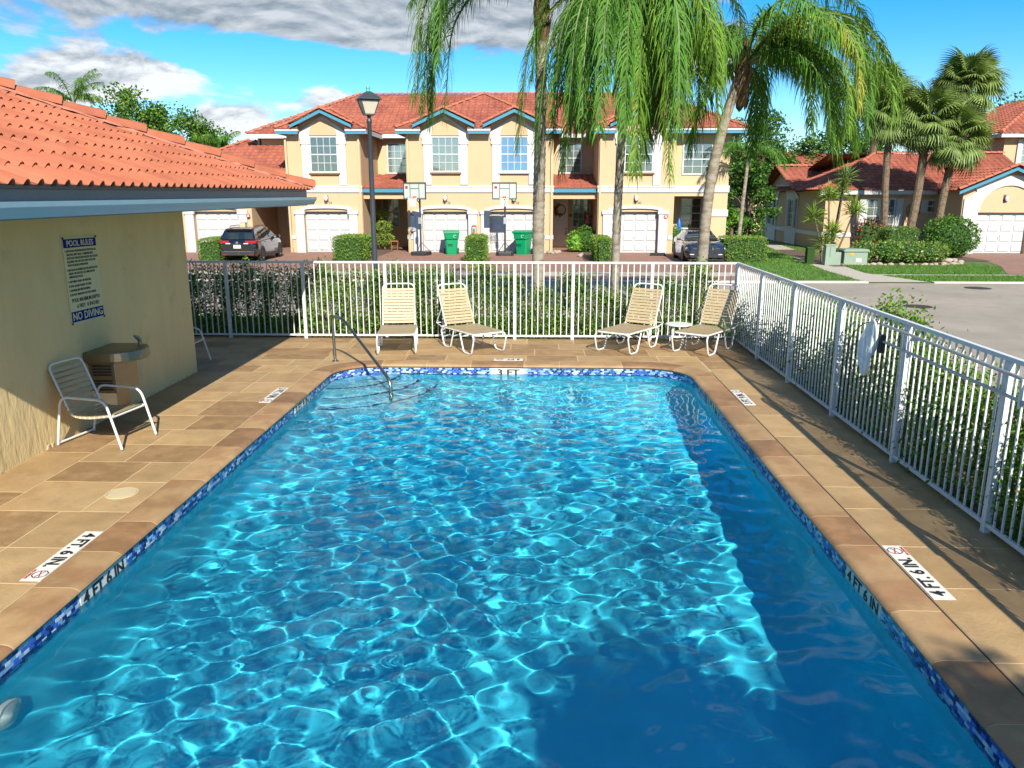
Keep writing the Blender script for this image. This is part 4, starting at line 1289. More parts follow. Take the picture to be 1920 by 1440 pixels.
rf = random.Random(12)
f1 = [(182, 56, 4.6, 196, 'frond'), (194, 46, 4.4, 186, 'frond'), (172, 60, 4.5, 200, 'frond_light'), (204, 58, 4.6, 200, 'frond'), (188, 66, 4.7, 206, 'frond'), (160, 56, 4.2, 196, 'frond'), (198, 62, 4.9, 200, 'frond_light'), (178, 38, 4.4, 178, 'frond'), (215, 52, 4.4, 196, 'frond'), (12, 38, 4.2, 150, 'frond'), (-20, 30, 4.0, 145, 'frond')] + spread(rf, 11, (50, 85), (3.2, 3.8), (90, 120))
feather_palm('queen_palm', (.02, 17.6, -.05), (.03, 17.6, 6.75), [(.0, 17.6, 2.0), (.03, 17.6, 4.6)], .135, .115, f1, 'tall feather palm with bare grey trunk and shaggy brown leaf bases', 1, leaf=.66, pw=.75)
rf2 = random.Random(44)
f2 = []
for i in range(40):
    a_ = i * 137.5 + rf2.uniform(-14, 14); u = i / 39
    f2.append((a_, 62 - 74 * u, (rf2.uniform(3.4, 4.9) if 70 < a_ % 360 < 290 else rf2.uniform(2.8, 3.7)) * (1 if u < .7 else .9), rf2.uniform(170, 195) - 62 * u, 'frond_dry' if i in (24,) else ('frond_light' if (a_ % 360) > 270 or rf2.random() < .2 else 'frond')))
f2 += [(240, 40, 4.3, 170, 'frond'), (262, 24, 4.2, 152, 'frond'), (285, 34, 4.4, 160, 'frond'), (305, 20, 4.2, 148, 'frond_light'), (350, 50, 3.2, 160, 'frond_light'), (335, 40, 3.2, 160, 'frond_light'), (10, 62, 3.3, 150, 'frond_light')]
feather_palm('queen_palm', (1.66, 17.1, -.05), (1.86, 17.1, 6.7), [(1.66, 17.1, 2.2), (1.72, 17.1, 4.2)], .088, .085, f2, 'feather palm with slim trunk and a thick skirt of hanging fronds', 2, leaf=.64, pw=.55)
f3 = []
for i in range(26):
    a_ = i * 137.5 + rf2.uniform(-14, 14); u = i / 25
    if 110 < a_ % 360 < 305 and u > .42: continue
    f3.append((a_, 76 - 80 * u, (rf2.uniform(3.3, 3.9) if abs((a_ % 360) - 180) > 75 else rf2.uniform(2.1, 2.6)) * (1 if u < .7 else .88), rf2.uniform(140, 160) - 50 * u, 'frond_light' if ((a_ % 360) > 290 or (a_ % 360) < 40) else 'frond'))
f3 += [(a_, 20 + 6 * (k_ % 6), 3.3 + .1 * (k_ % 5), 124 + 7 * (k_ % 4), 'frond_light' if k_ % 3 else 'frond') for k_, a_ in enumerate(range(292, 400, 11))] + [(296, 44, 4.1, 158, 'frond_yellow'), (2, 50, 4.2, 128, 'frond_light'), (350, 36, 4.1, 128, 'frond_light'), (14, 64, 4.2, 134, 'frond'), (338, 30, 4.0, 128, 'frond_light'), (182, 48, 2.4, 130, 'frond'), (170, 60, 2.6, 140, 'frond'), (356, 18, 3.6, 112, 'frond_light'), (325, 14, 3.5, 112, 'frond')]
feather_palm('queen_palm', (3.66, 17.8, -.05), (4.28, 17.8, 5.45), [(3.64, 17.8, 1.4), (3.72, 17.8, 3.0), (3.95, 17.8, 4.3)], .125, .10, f3, 'leaning feather palm with one yellowing frond, in front of the coupe', 3, leaf=.68, pw=.95)
feather_palm('slim_palm', (9.5, 38.5, -.05), (9.75, 38.5, 4.6), [(9.6, 38.5, 2)], .10, .07, spread(rf, 9, (20, 60), (2.0, 2.5), (95, 130)), 'thin young palm in front of the dark shrubs between the houses', 4, False, .45)
feather_palm('distant_palm', (-29, 51, -.05), (-29, 51, 8.4), [(-29, 51, 4)], .16, .12, spread(rf, 13, (15, 80), (2.2, 2.9), (60, 95), ('frond', 'frond_light')), 'palm rising behind the pool house roof ridge', 5, False, .55, 'palms behind the pool house')
feather_palm('distant_palm', (-19.9, 51, -.05), (-19.9, 51, 5.4), [(-19.9, 51, 3)], .15, .11, spread(rf, 13, (10, 80), (1.9, 2.5), (60, 100), ('frond', 'frond_light')), 'palm rising behind the end of the pool house roof', 6, False, .5, 'palms behind the pool house')


# ---------------------------------------------------------------- fan palms
def fan_mesh(rnd, r_, fold):
    mb = MB(); n = 34; mb.mi = 1; pl = r_ * .9
    mb.tube([(0, 0, 0), (pl * .5, 0, .04), (pl, 0, 0)], [.022, .018, .012], 4); mb.mi = 0
    for i in range(n):
        a_ = R(-150 + 300 * i / (n - 1)); ln = r_ * (1 - .25 * abs(a_ / R(150)) ** 2) * rnd.uniform(.9, 1.05)
        d_ = Vector((math.cos(a_), math.sin(a_), -fold * abs(math.sin(a_)))).normalized(); w = Vector((-math.sin(a_), math.cos(a_), 0))
        q = Vector((pl, 0, 0)); rows = []
        for u in range(5):
            ww = (.012 + .028 * math.sin(math.pi * min(1, u / 4 + .12))) * (1 if u < 4 else .1)
            rows.append([q - w * ww, q + w * ww]); d_ = (d_ + Vector((0, 0, -1)) * (.05 + .16 * u)).normalized(); q = q + d_ * (ln / 4)
        mb.grid(rows)
    return mb


fans = [fan_mesh(random.Random(70 + i), .95 + .08 * i, .12 + .14 * i).mesh('fan_leaf', ['fan_leaf', 'rachis']) for i in range(3)]


def fan_palm(base, crown, r0, n, sz, label, seed, boots=True):
    rnd = random.Random(seed); t = thing('fan_palm', base, label, 'palm tree', 'fan palms by the corner house'); tr = MB(); c_ = Vector(crown)
    b_ = Vector(base); m_ = b_.lerp(c_, .5) + Vector((rnd.uniform(-.12, .12), 0, 0))
    trunk(tr, [b_, m_, c_], r0, r0 * .92, .11, 10, .035, 1.15); build('trunk', tr, 'sabal_trunk', t, smooth=30)
    if boots:
        bt = MB()
        for i in range(70):
            z = -rnd.random() * 1.7; a_ = rnd.uniform(0, 6.28); f = c_ + (c_ - m_).normalized() * z; o_ = Vector((math.cos(a_), math.sin(a_), 0)); sdv = Vector((-o_.y, o_.x, 0)) * .07
            p = f + o_ * r0 * .9; q = p + o_ * rnd.uniform(.06, .16) + Vector((0, 0, rnd.uniform(.15, .3)))
            bt.add([p - sdv, p + sdv, q + sdv * .4, q - sdv * .4], [(0, 1, 2, 3)])
        tag(build('leaf_bases', bt, 'palm_boot', t), kind='stuff')
    for i in range(n):
        a_ = i * 2.39996 + rnd.uniform(-.2, .2); e_ = R(80 - 138 * (i / n) ** .9) + rnd.uniform(-.12, .12)
        o = link('leaf', fans[rnd.randrange(3)], t); o.location = c_ - b_ + Vector((0, 0, .12 * (1 - i / n)))
        o.rotation_euler = Euler((rnd.uniform(-.3, .3), -e_, a_), 'XYZ'); o.scale = (sz * rnd.uniform(.85, 1.1),) * 3


fan_palm((17.15, 40.2, -.05), (16.75, 40.2, 6.5), .17, 60, 1.0, 'fan palm with smooth grey trunk in front of the shuttered window', 1, False)
fan_palm((18.0, 39.8, -.05), (18.35, 39.8, 6.1), .20, 62, 1.05, 'fan palm with rough booted trunk beside the round wall ornament', 2)
fan_palm((19.25, 39.6, -.05), (19.7, 39.6, 5.3), .18, 58, .98, 'fan palm leaning over the big round bush', 3)
fan_palm((23.4, 47, -.05), (23.6, 47, 8.6), .2, 60, 1.15, 'tallest fan palm standing behind the corner house roof', 4)
fan_palm((18.6, 46.5, -.05), (18.6, 46.5, 8.1), .2, 58, 1.1, 'fan palm rising behind the ridge of the corner house', 5)

# ---------------------------------------------------------------- spiky dracaena
dr = thing('dracaena', (12.1, 33.9, 0), 'multi stemmed plant with spiky leaf heads behind the utility boxes', 'plant')
rnd = random.Random(31)
for x, y, h_, lx in ((0, 0, 2.75, -.25), (.5, .2, 3.5, .1), (-.35, .1, 1.9, -.55), (.15, -.1, 1.3, -.1), (.75, .1, 2.2, .55), (.35, .3, 2.9, .3), (-.1, 0, .8, .0)):
    b_ = Vector((12.1 + x * .4, 33.9 + y, 0)); c_ = Vector((12.1 + x + lx * .5, 33.9 + y, h_))
    st = build('stem', MB().tube([b_, b_.lerp(c_, .5) + Vector((.05, 0, .05)), c_], [.045, .035, .03], 6), 'bark', dr)
    mb = MB()
    for k in range(90):
        a_ = rnd.uniform(0, 6.28); e_ = rnd.uniform(-.5, 1.45); d_ = Vector((math.cos(a_) * math.cos(e_), math.sin(a_) * math.cos(e_), math.sin(e_))); L = rnd.uniform(.45, .8); w = d_.cross(Vector((0, 0, 1)))
        w = w.normalized() * .016 if w.length > .01 else Vector((.016, 0, 0)); q = c_ + Vector((0, 0, rnd.uniform(-.25, .1)))
        mb.add([q - w * .6, q + w * .6, q + d_ * L * .55 + w, q + d_ * L - Vector((0, 0, .06)), q + d_ * L * .55 - w], [(0, 1, 2, 3, 4)])
    build('leaf_head', mb, 'leaf_hedge_light' if h_ < 3 else 'fan_leaf', st)


# ---------------------------------------------------------------- broad leaved trees
def tree(name, base, h, rx, ry, n, size, label, seed, mats=('leaf_hedge', 'leaf_dark', 'leaf_hedge_light'), wts=(5, 4, 2), low=.3, group=None, tr=.14):
    rnd = random.Random(seed); t = thing(name, base, label, 'tree', group); b_ = Vector(base); tk = MB()
    tk.tube([b_, b_ + Vector((.1, 0, h * .3)), b_ + Vector((.0, .1, h * .6))], [tr, tr * .8, tr * .5], 9)
    cl = []
    for i in range(max(18, n // 130)):
        d_ = Vector((rnd.gauss(0, 1), rnd.gauss(0, 1), rnd.gauss(0, 1))).normalized() * rnd.uniform(.45, 1) ** .6
        c_ = b_ + Vector((d_.x * rx, d_.y * ry, h * (low + (1 - low) * (.5 + d_.z * .48)))); cl.append((c_, rnd.uniform(.28, .62) * min(rx, h * .4) * .55))
    for c_, r_ in cl[:12]:
        m_ = (b_ + Vector((0, 0, h * .42))).lerp(c_, .5) + Vector((0, 0, .1)); tk.tube([b_ + Vector((0, .05, h * .38)), m_, c_], [tr * .45, tr * .28, tr * .1], 5)
    build('trunk', tk, 'bark', t); pts = []
    for i in range(n):
        c_, r_ = rnd.choice(cl); d_ = Vector((rnd.gauss(0, 1), rnd.gauss(0, 1), rnd.gauss(0, .8))).normalized() * r_ * rnd.uniform(.4, 1.05); pts.append(c_ + d_)
    mb = MB(); leaf_quads(mb, pts, size, rnd, .2, .55, list(wts)); build('crown', mb, list(mats), t)
    return t


tree('leafy_tree', (-26.3, 52, -.05), 9.2, 2.8, 2, 12000, .21, 'broad leaved tree behind the pool house, next to the higher palm', 1, low=.35)
tree('leafy_tree', (-23.0, 52, -.05), 8.5, 2.6, 2, 12000, .21, 'broad leaved tree behind the middle of the pool house roof', 2, low=.3)
tree('leafy_tree', (-20.9, 53, -.05), 7.4, 2.2, 1.8, 8000, .19, 'broad leaved tree behind the lower palm and pool house roof', 3, low=.3)
tree('leafy_tree', (11.6, 45.5, -.05), 4.8, 1.6, 1.8, 6500, .19, 'dense dark tree between the townhouses and the corner house', 4, ('leaf_dark', 'leaf_hedge'), (5, 3), .02)
tree('leafy_tree', (15.5, 60, -.05), 8.6, 3.0, 3, 9000, .24, 'dark tree beyond the corner house roof', 5, ('leaf_dark', 'leaf_hedge'), (5, 3), .3)
tree('leafy_tree', (33.5, 60, -.05), 9.8, 3.5, 3, 5200, .24, 'tree beyond the two storey roof', 6, ('leaf_dark', 'leaf_hedge'), (4, 3), .3)
tree('leafy_tree', (24, 66, -.05), 8.2, 4.5, 3, 12000, .26, 'wide tree far behind the fan palms', 7, ('leaf_dark', 'leaf_hedge'), (4, 4), .2)
tree('leafy_tree', (10.3, 43.6, -.05), 2.3, .9, .8, 1800, .17, 'low leafy shrub at the end wall of the townhouses', 8, ('leaf_bright', 'leaf_hedge'), (3, 3), .02)

tree('leafy_tree', (-24.5, 43.5, -.05), 4.9, 2.6, 2, 6000, .2, 'leafy tree standing at the far end of the low garage wing', 9, low=.05)
tree('leafy_tree', (-30.5, 46, -.05), 5.4, 3.2, 2, 6500, .2, 'wide leafy tree well beyond the low garage wing', 10, low=.05)
# ---------------------------------------------------------------- grass
gb = MB(); rg_ = random.Random(17)


def blades(poly, n, h=.07, z=-.05):
    x0, x1 = min(p[0] for p in poly), max(p[0] for p in poly); y0, y1 = min(p[1] for p in poly), max(p[1] for p in poly); k = 0
    def inside(x, y):
        c_ = False
        for i in range(len(poly)):
            (xa, ya), (xb, yb) = poly[i], poly[i - 1]
            if (ya > y) != (yb > y) and x < (xb - xa) * (y - ya) / (yb - ya) + xa: c_ = not c_
        return c_
    while k < n:
        x, y = rg_.uniform(x0, x1), rg_.uniform(y0, y1); k += 1
        if not inside(x, y): continue
        a_ = rg_.uniform(0, 6.28); w = .012; hh = h * rg_.uniform(.6, 1.3); lx, ly = rg_.gauss(0, .03), rg_.gauss(0, .03)
        gb.add([(x - w * math.cos(a_), y - w * math.sin(a_), z), (x + w * math.cos(a_), y + w * math.sin(a_), z), (x + lx, y + ly, z + hh)], [(0, 1, 2)])


blades([(8.4, 26.5), (10.8, 26.5), (10.9, 30.5), (12.8, 46), (9.6, 46), (8.4, 36)], 22000)
blades([(13.0, 26.5), (26, 26.45), (26, 28.7), (12.2, 28.7)], 16000)
blades([(12.1, 29.2), (16.8, 29.2), (18.4, 32.4), (17.3, 33.2), (12.4, 33)], 14000)
blades([(12.5, 33), (13.6, 33), (14.2, 44), (13.9, 47)], 4000)
blades([(-10, 16.35), (4.9, 16.35), (4.9, 18.4), (-10, 18.4)], 22000, .09)
tag(build('grass', gb, 'grass_blade'), 'short green grass on the verges', 'grass', kind='stuff')

# ================================================================ houses
def window(parent, x0, x1, z0, z1, Y, cols=4, rows=4, blind='blind', fw=.07, blue=False, reveal=.05, mtx=None, slats=True):
    """sash window on a wall facing -y: frame (> pane, muntins, blind)"""
    T = lambda mb: mb
    fr = MB()
    fr.box(x0 - fw, x0, Y - reveal, Y + .01, z0 - fw, z1 + fw, mtx); fr.box(x1, x1 + fw, Y - reveal, Y + .01, z0 - fw, z1 + fw, mtx)
    fr.box(x0, x1, Y - reveal, Y + .01, z1, z1 + fw, mtx); fr.box(x0, x1, Y - reveal, Y + .01, z0 - fw, z0, mtx)
    zm = (z0 + z1) / 2; fr.box(x0, x1, Y - reveal + .012, Y, zm - .025, zm + .025, mtx)
    w = build('window', fr, 'trim_white', parent)
    mu = MB(); bw = .012
    for i in range(1, cols):
        x = x0 + (x1 - x0) * i / cols; mu.box(x - bw, x + bw, Y - .034, Y - .022, z0, zm - .025, mtx); mu.box(x - bw, x + bw, Y - .034, Y - .022, zm + .025, z1, mtx)
    for j in range(1, rows):
        z = z0 + (z1 - z0) * j / rows
        if abs(z - zm) > .06: mu.box(x0, x1, Y - .0345, Y - .0215, z - bw, z + bw, mtx)
    build('muntins', mu, 'trim_white', w)
    for a_, b_ in ((z0, zm - .025), (zm + .025, z1)):
        pn = MB().box(x0, x1, Y - .022, Y - .018, a_, b_, mtx); build('pane', pn, 'window_blue' if blue else 'window_glass', w)
    bl = MB()
    if slats:
        n = int((z1 - z0) / .055)
        for i in range(n):
            z = z0 + (z1 - z0) * i / n
            bl.add([(mtx @ Vector(p) if mtx is not None else p) for p in ((x0, Y - .012, z), (x1, Y - .012, z), (x1, Y - .004, z + .042), (x0, Y - .004, z + .042))], [(0, 1, 2, 3)])
        bl.box(x0, x1, Y - .003, Y - .001, z0, z1, mtx)
        tag(build('blind', bl, blind, w), kind='stuff')
    else:
        bl.box(x0, x1, Y - .006, Y - .002, z0, z1, mtx); build('room_dark', bl, blind, w)
    return w


def garage_door(parent, x0, x1, z0, z1, Y, cols=4, rows=4):
    g_ = build('garage_door', MB().box(x0, x1, Y, Y + .05, z0, z1), 'garage_white', parent)
    w, h = (x1 - x0) / cols, (z1 - z0) / rows
    pm = MB(); a_, b_, d_ = w * .42, h * .34, .03
    v = [(-a_, 0, -b_), (a_, 0, -b_), (a_, 0, b_), (-a_, 0, b_), (-a_ + .03, -d_, -b_ + .03), (a_ - .03, -d_, -b_ + .03), (a_ - .03, -d_, b_ - .03), (-a_ + .03, -d_, b_ - .03)]
    pm.add(v, [(0, 1, 5, 4), (1, 2, 6, 5), (2, 3, 7, 6), (3, 0, 4, 7), (4, 5, 6, 7)]); me = pm.mesh('panel', 'garage_white')
    org = ORG[parent.name]
    for i in range(cols):
        for j in range(rows):
            o = link('panel', me, g_); o.location = Vector((x0 + w * (i + .5), Y - .001, z0 + h * (j + .5))) - org
    sm = MB()
    for j in range(1, rows): sm.box(x0, x1, Y - .004, Y, z0 + h * j - .008, z0 + h * j + .008)
    build('section_seams', sm, 'blind', g_)
    build('handle', MB().box((x0 + x1) / 2 - .02, (x0 + x1) / 2 + .02, Y - .04, Y, z0 + h * 1.45, z0 + h * 1.6), 'blind', g_)
    return g_


def garage_trim(parent, x0, x1, zt, Y):
    """white pilasters with caps and a shallow arch round a garage opening; zt = spring height"""
    pw = .42
    for xa in (x0 - pw, x1):
        p = MB().box(xa, xa + pw, Y - .10, Y + .02, -.05, zt - .12).box(xa - .05, xa + pw + .05, Y - .14, Y + .02, zt - .12, zt + .06)
        build('pilaster', p, 'trim_white', parent)
    n = 14; cx = (x0 + x1) / 2; hw = (x1 - x0) / 2
    top = [(cx - (hw + .2) * math.cos(math.pi * i / n), zt + .065 + .24 * math.sin(math.pi * i / n) ** .8) for i in range(n + 1)]
    bot = [(cx + hw * math.cos(math.pi * i / n), zt + .06 + .09 * math.sin(math.pi * i / n)) for i in range(n + 1)]
    build('arch_trim', MB().prism(top + bot, Y - .10, Y - .002), 'trim_white', parent)


def arched_window(parent, cx, Y, w, z0, z1, **k):
    """first floor window under a white arched surround with tan tympanum"""
    hw = w / 2; ow = hw + .42
    # surround: up to the gable, with arch shaped hole left by setting the tan half round proud
    poly = [(cx - ow, z1 - .28), (cx - ow - .12, z1 + .02), (cx - ow - .1, z1 + .25)] + [(cx - ow * .98 + (ow * .98) * i / 4, z1 + .33 + .66 * i / 4) for i in range(5)] + [(cx + ow * .98 * i / 4, z1 + .99 - .66 * i / 4) for i in range(1, 5)] + [(cx + ow + .1, z1 + .25), (cx + ow + .12, z1 + .02), (cx + ow, z1 - .28)]
    inner = [(cx + hw + .06, z1 - .28), (cx + hw + .06, z1 + .08), (cx - hw - .06, z1 + .08), (cx - hw - .06, z1 - .28)]
    build('window_surround', MB().prism(poly + inner, Y - .08, Y - .002), 'trim_white', parent)
    tym = [(cx - hw - .04, z1 + .10)] + [(cx - (hw + .04) * math.cos(math.pi * i / 16), z1 + .12 + (hw * 1.12) * math.sin(math.pi * i / 16)) for i in range(17)] + [(cx + hw + .04, z1 + .10)]
    ty = build('tympanum', MB().prism(tym, Y - .10, Y - .082), 'stucco_far', parent)
    gr = MB()
    for i in range(1, 7):
        z = z1 + .12 + i * .095; c_ = (z - z1 - .12) / (hw * 1.12)
        if c_ < .97:
            xw = hw * math.sqrt(1 - c_ * c_); gr.box(cx - xw, cx + xw, Y - .106, Y - .10, z - .008, z + .008)
    tag(build('louvre_lines', gr, 'stucco_far', ty), kind='stuff')
    for sg in (-1, 1):
        ps = MB(); xa = cx + sg * (hw + .26)
        ps.box(xa - .18, xa + .18, Y - .08, Y - .002, z0 - .65, z1 - .281); ps.box(xa - .23, xa + .23, Y - .11, Y - .08, z1 - .30, z1 - .16)
        build('pilaster', ps, 'trim_white', parent)
    build('sill', MB().box(cx - hw - .14, cx + hw + .14, Y - .14, Y - .002, z0 - .14, z0 - .08), 'trim_white' if k.get('blue') else 'wood', parent)
    return window(parent, cx - hw, cx + hw, z0, z1, Y, **k)


def hip_roof(mb, x0, x1, y0, yr, z, p=.5, left=True, right=True, back=None):
    """front slope with hipped ends; the ridge runs along x at yr, or stops at a peak"""
    zr = z + (yr - y0) * p; run = yr - y0
    a = x0 + run if left else x0; b = x1 - run if right else x1
    tiled(mb, [(x0, y0, z), (x1, y0, z), (b, yr, zr), (a, yr, zr)])
    yb = back or yr
    if left: tiled(mb, [(x0, y0, z), (a, yr, zr), (a, yb, zr), (x0, yb, z)])
    if right: tiled(mb, [(x1, y0, z), (x1, yb, z), (b, yb, zr), (b, yr, zr)])
    return zr


def bay_roof(mb, x0, x1, y0, z, yb, p=.5, gaps=()):
    """hipped roof of a bay running back into the main roof; the eave is cut where a gable stands"""
    h = (x1 - x0) / 2; cx = (x0 + x1) / 2; zr = z + h * p
    k = .62; edges = [x0] + [e for g in gaps for e in g] + [x1]
    for a, b in zip(edges[::2], edges[1::2]):
        tiled(mb, [(a, y0, z), (b, y0, z), (b - k if b == x1 else b, y0 + k, z + k * p), (a + k if a == x0 else a, y0 + k, z + k * p)])
    tiled(mb, [(x0 + k, y0 + k, z + k * p), (x1 - k, y0 + k, z + k * p), (cx, y0 + h, zr)])
    tiled(mb, [(x0, y0, z), (cx, y0 + h, zr), (cx, yb, zr), (x0, yb, z)]); tiled(mb, [(x1, y0, z), (x1, yb, z), (cx, yb, zr), (cx, y0 + h, zr)])
    return cx, y0 + h, zr


BY, RY = 39.3, 43.5          # front of the bays, back of the recesses
th = thing('townhouse_building', (-2, 44, 0), 'row of peach two storey townhouses with red tile roof and arched windows', 'building')


def bay_wall(x0, x1, openings, Y=BY, zt=1.95, top=5.72, back=RY + .3, m='stucco_far'):
    poly = [(x0, -.08), (x0, top), (x1, top), (x1, -.08)]
    for a, b in sorted(openings, reverse=True): poly += [(b, -.08), (b, zt), (a, zt), (a, -.08)]
    build('wall', MB().prism(poly, Y, Y + .3), m, th)
    s_ = MB().box(x0, x0 + .2, Y + .3, back, -.08, top); build('wall', s_, m, th)
    s_ = MB().box(x1 - .2, x1, Y + .3, back, -.08, top); build('wall', s_, m, th)
    for a, b in openings:
        garage_door(th, a, b, -.03, zt - .01, Y + .24); garage_trim(th, a, b, zt, Y)
    b_ = MB().box(x0 - .02, x1 + .02, Y - .06, Y - .002, 2.86, 3.18).box(x0 - .04, x1 + .04, Y - .09, Y - .06, 3.08, 3.18); build('band', b_, 'trim_white', th)
    d_ = MB().box(x0 + .02, x0 + .10, Y - .09, Y - .092 + .09, -.02, 5.5)
    for xa, xb in [(x0 - .03, openings[0][0] - .47), (openings[-1][1] + .47, x1 + .03)]:
        if xb > xa: build('low_band', MB().box(xa, xb, Y - .05, Y - .002, .62, .82), 'trim_white', th)


bay_wall(-12.15, -8.6, [(-11.5, -9.28)])
bay_wall(-6.4, .70, [(-5.68, -3.42), (-2.38, -.14)])
bay_wall(2.86, 6.5, [(3.55, 5.82)])
arched_window(th, -10.36, BY, 1.24, 3.85, 5.42, blind='blind_dark')
arched_window(th, -4.48, BY, 1.24, 3.87, 5.40)
arched_window(th, -1.18, BY, 1.24, 3.88, 5.40, blue=True, blind='blind_dark', slats=False)
arched_window(th, 4.76, BY, 1.26, 3.85, 5.40, blind='blind_dark')
# recessed parts
for x0, x1, up_, lo_ in ((-8.6, -6.4, ((-8.02, -7.0, 3.9, 5.35), 'blind'), ((-8.38, -7.58, 1.08, 2.58), 'blind')), (.70, 2.86, ((1.1, 2.2, 3.9, 5.35), 'blind'), ((1.86, 2.72, 1.1, 2.56), 'blind_dark'))):
    build('wall', MB().box(x0, x1, RY, RY + .3, -.08, 5.9), 'stucco_far_pale', th)
    window(th, *up_[0], RY, 3, 4, up_[1]); window(th, *lo_[0], RY, 3, 4, lo_[1], slats=up_[1] == 'blind' and lo_[1] == 'blind')
    build('porch_beam', MB().box(x0 + .0, x1, BY + .35, BY + .6, 2.55, 2.9), 'stucco_far', th)
    build('porch_ceiling', MB().box(x0, x1, BY + .6, RY, 2.75, 2.8), 'trim_white', th)
    fa = MB().box(x0 + .01, x1 - .01, BY + .14, BY + .2, 2.86, 3.02); build('fascia', fa, 'trim_blue', th)
    build('drip_edge', MB().box(x0 + .01, x1 - .01, BY + .12, BY + .2, 3.02, 3.07), 'trim_white', th)
    pr = MB(); tiled(pr, [(x0 + .01, BY + .05, 3.08), (x1 - .01, BY + .05, 3.08), (x1 - .01, RY - .01, 3.78), (x0 + .01, RY - .01, 3.78)])
    tag(build('porch_roof', pr, 'roof_tile_far', th), kind='stuff')
dw = build('front_door', MB().box(.78, 1.58, RY - .05, RY - .002, .0, 1.35).box(.78, 1.58, RY - .03, RY - .002, 1.35, 2.5), 'door_white', th)
build('door_lock', MB().box(1.46, 1.50, RY - .09, RY - .05, .62, .85).box(1.46, 1.51, RY - .09, RY - .05, .92, 1.0), 'iron', dw)
build('front_door', MB().box(-7.45, -6.75, RY - .05, RY - .002, 0, 2.5), 'stucco_far_pale', th)
# right end with its own porch
EY_ = BY + .3
ew = [(6.5, -.08), (6.5, 5.72), (9.15, 5.72), (9.15, -.08), (8.2, -.08), (8.2, 2.68), (6.58, 2.68), (6.58, -.08)]
build('wall', MB().prism(ew, EY_, EY_ + .25), 'stucco_far_pale', th)
build('wall', MB().box(8.95, 9.15, EY_ + .25, 50, -.08, 5.72), 'stucco_far_pale', th); build('wall', MB().box(6.5, 8.95, 41.6, 41.8, -.08, 2.9), 'stucco_far_pale', th)
build('band', MB().box(6.48, 9.2, EY_ - .06, EY_ - .002, 2.86, 3.18), 'trim_white', th)
build('pier_band', MB().box(8.2, 9.2, EY_ - .05, EY_ - .002, 1.72, 2.05), 'trim_white', th); build('pier_band', MB().box(8.2, 9.2, EY_ - .05, EY_ - .002, .45, .62), 'trim_white', th)
window(th, 6.95, 8.25, 3.75, 5.06, EY_, 3, 4, 'blind_dark'); window(th, 7.3, 8.25, 1.1, 2.55, 41.6, 2, 4, 'blind_dark')
# roof
RZ = 5.85; rf_ = MB()
hip_roof(rf_, -15.4, 9.75, 43.0, 48.0, RZ, .5)
rb_ = MB(); pk = []
GAPS = {}
for x0, x1, cs in ((-12.55, -8.2, (-10.32,)), (-6.8, 1.1, (-4.5, -1.17)), (2.45, 9.72, (4.78,))):
    GAPS[x0] = [(c_ - 1.12, c_ + 1.12) for c_ in cs]
    pk.append((x0, x1, bay_roof(rf_, x0, x1, BY - .5, RZ - .06, 47, gaps=GAPS[x0])))
roof_t = tag(build('roof', rf_, 'roof_tile_far', th), kind='stuff')
# roof edge of the left return and soffits
for x0, x1, _ in pk:
    edges = [x0] + [e for g in GAPS[x0] for e in g] + [x1]
    for a, b in zip(edges[::2], edges[1::2]):
        build('fascia', MB().box(a + .02, b - .02, BY - .44, BY - .38, RZ - .30, RZ - .17), 'trim_blue', th)
        build('drip_edge', MB().box(a, b, BY - .47, BY - .38, RZ - .169, RZ - .07), 'trim_white', th)
        build('soffit', MB().box(a + .02, b - .02, BY - .38, BY - .004, RZ - .16, RZ - .10), 'trim_white', th)
    for xe in (x0, x1 - .06):
        build('side_fascia', MB().box(xe, xe + .06, BY - .38, 44, RZ - .28, RZ - .08), 'trim_white', th)
for x0, x1 in ((-15.4, -12.6), (-8.2, -6.8), (1.1, 2.45)):
    build('drip_edge', MB().box(x0, x1, 42.98, 43.1, RZ - .22, RZ - .02), 'trim_white', th)
build('wall', MB().box(-14.9, -12.15, 43.5, 43.8, 2.6, 5.8), 'stucco_far_pale', th)
window(th, -13.75, -13.1, 3.9, 5.25, 43.5, 2, 4, 'blind')
build('wall', MB().box(-15.0, -14.8, 43.5, 50, -.08, 5.8), 'stucco_far_pale', th)
build('wall', MB().box(-13.6, -12.15, 43.2, 43.5, -.08, 2.6), 'stucco_far_pale', th)
window(th, -13.5, -12.85, 1.15, 2.3, 43.2, 2, 2, 'blind')
for a, b in (((-15.4, 43, RZ), (-10.4, 48, RZ + 2.5)), ((9.75, 43, RZ), (4.75, 48, RZ + 2.5)), ((-10.4, 48, RZ + 2.5), (4.75, 48, RZ + 2.5))):
    caps(roof_t, a, b, .45, .10, 'roof_cap', 'ridge_tile', .03)
for x0, x1, (cx, cy2, zr) in pk:
    caps(roof_t, (x0, BY - .5, RZ - .06), (cx, cy2, zr), .45, .10, 'roof_cap', 'hip_tile', .03); caps(roof_t, (x1, BY - .5, RZ - .06), (cx, cy2, zr), .45, .10, 'roof_cap', 'hip_tile', .03)
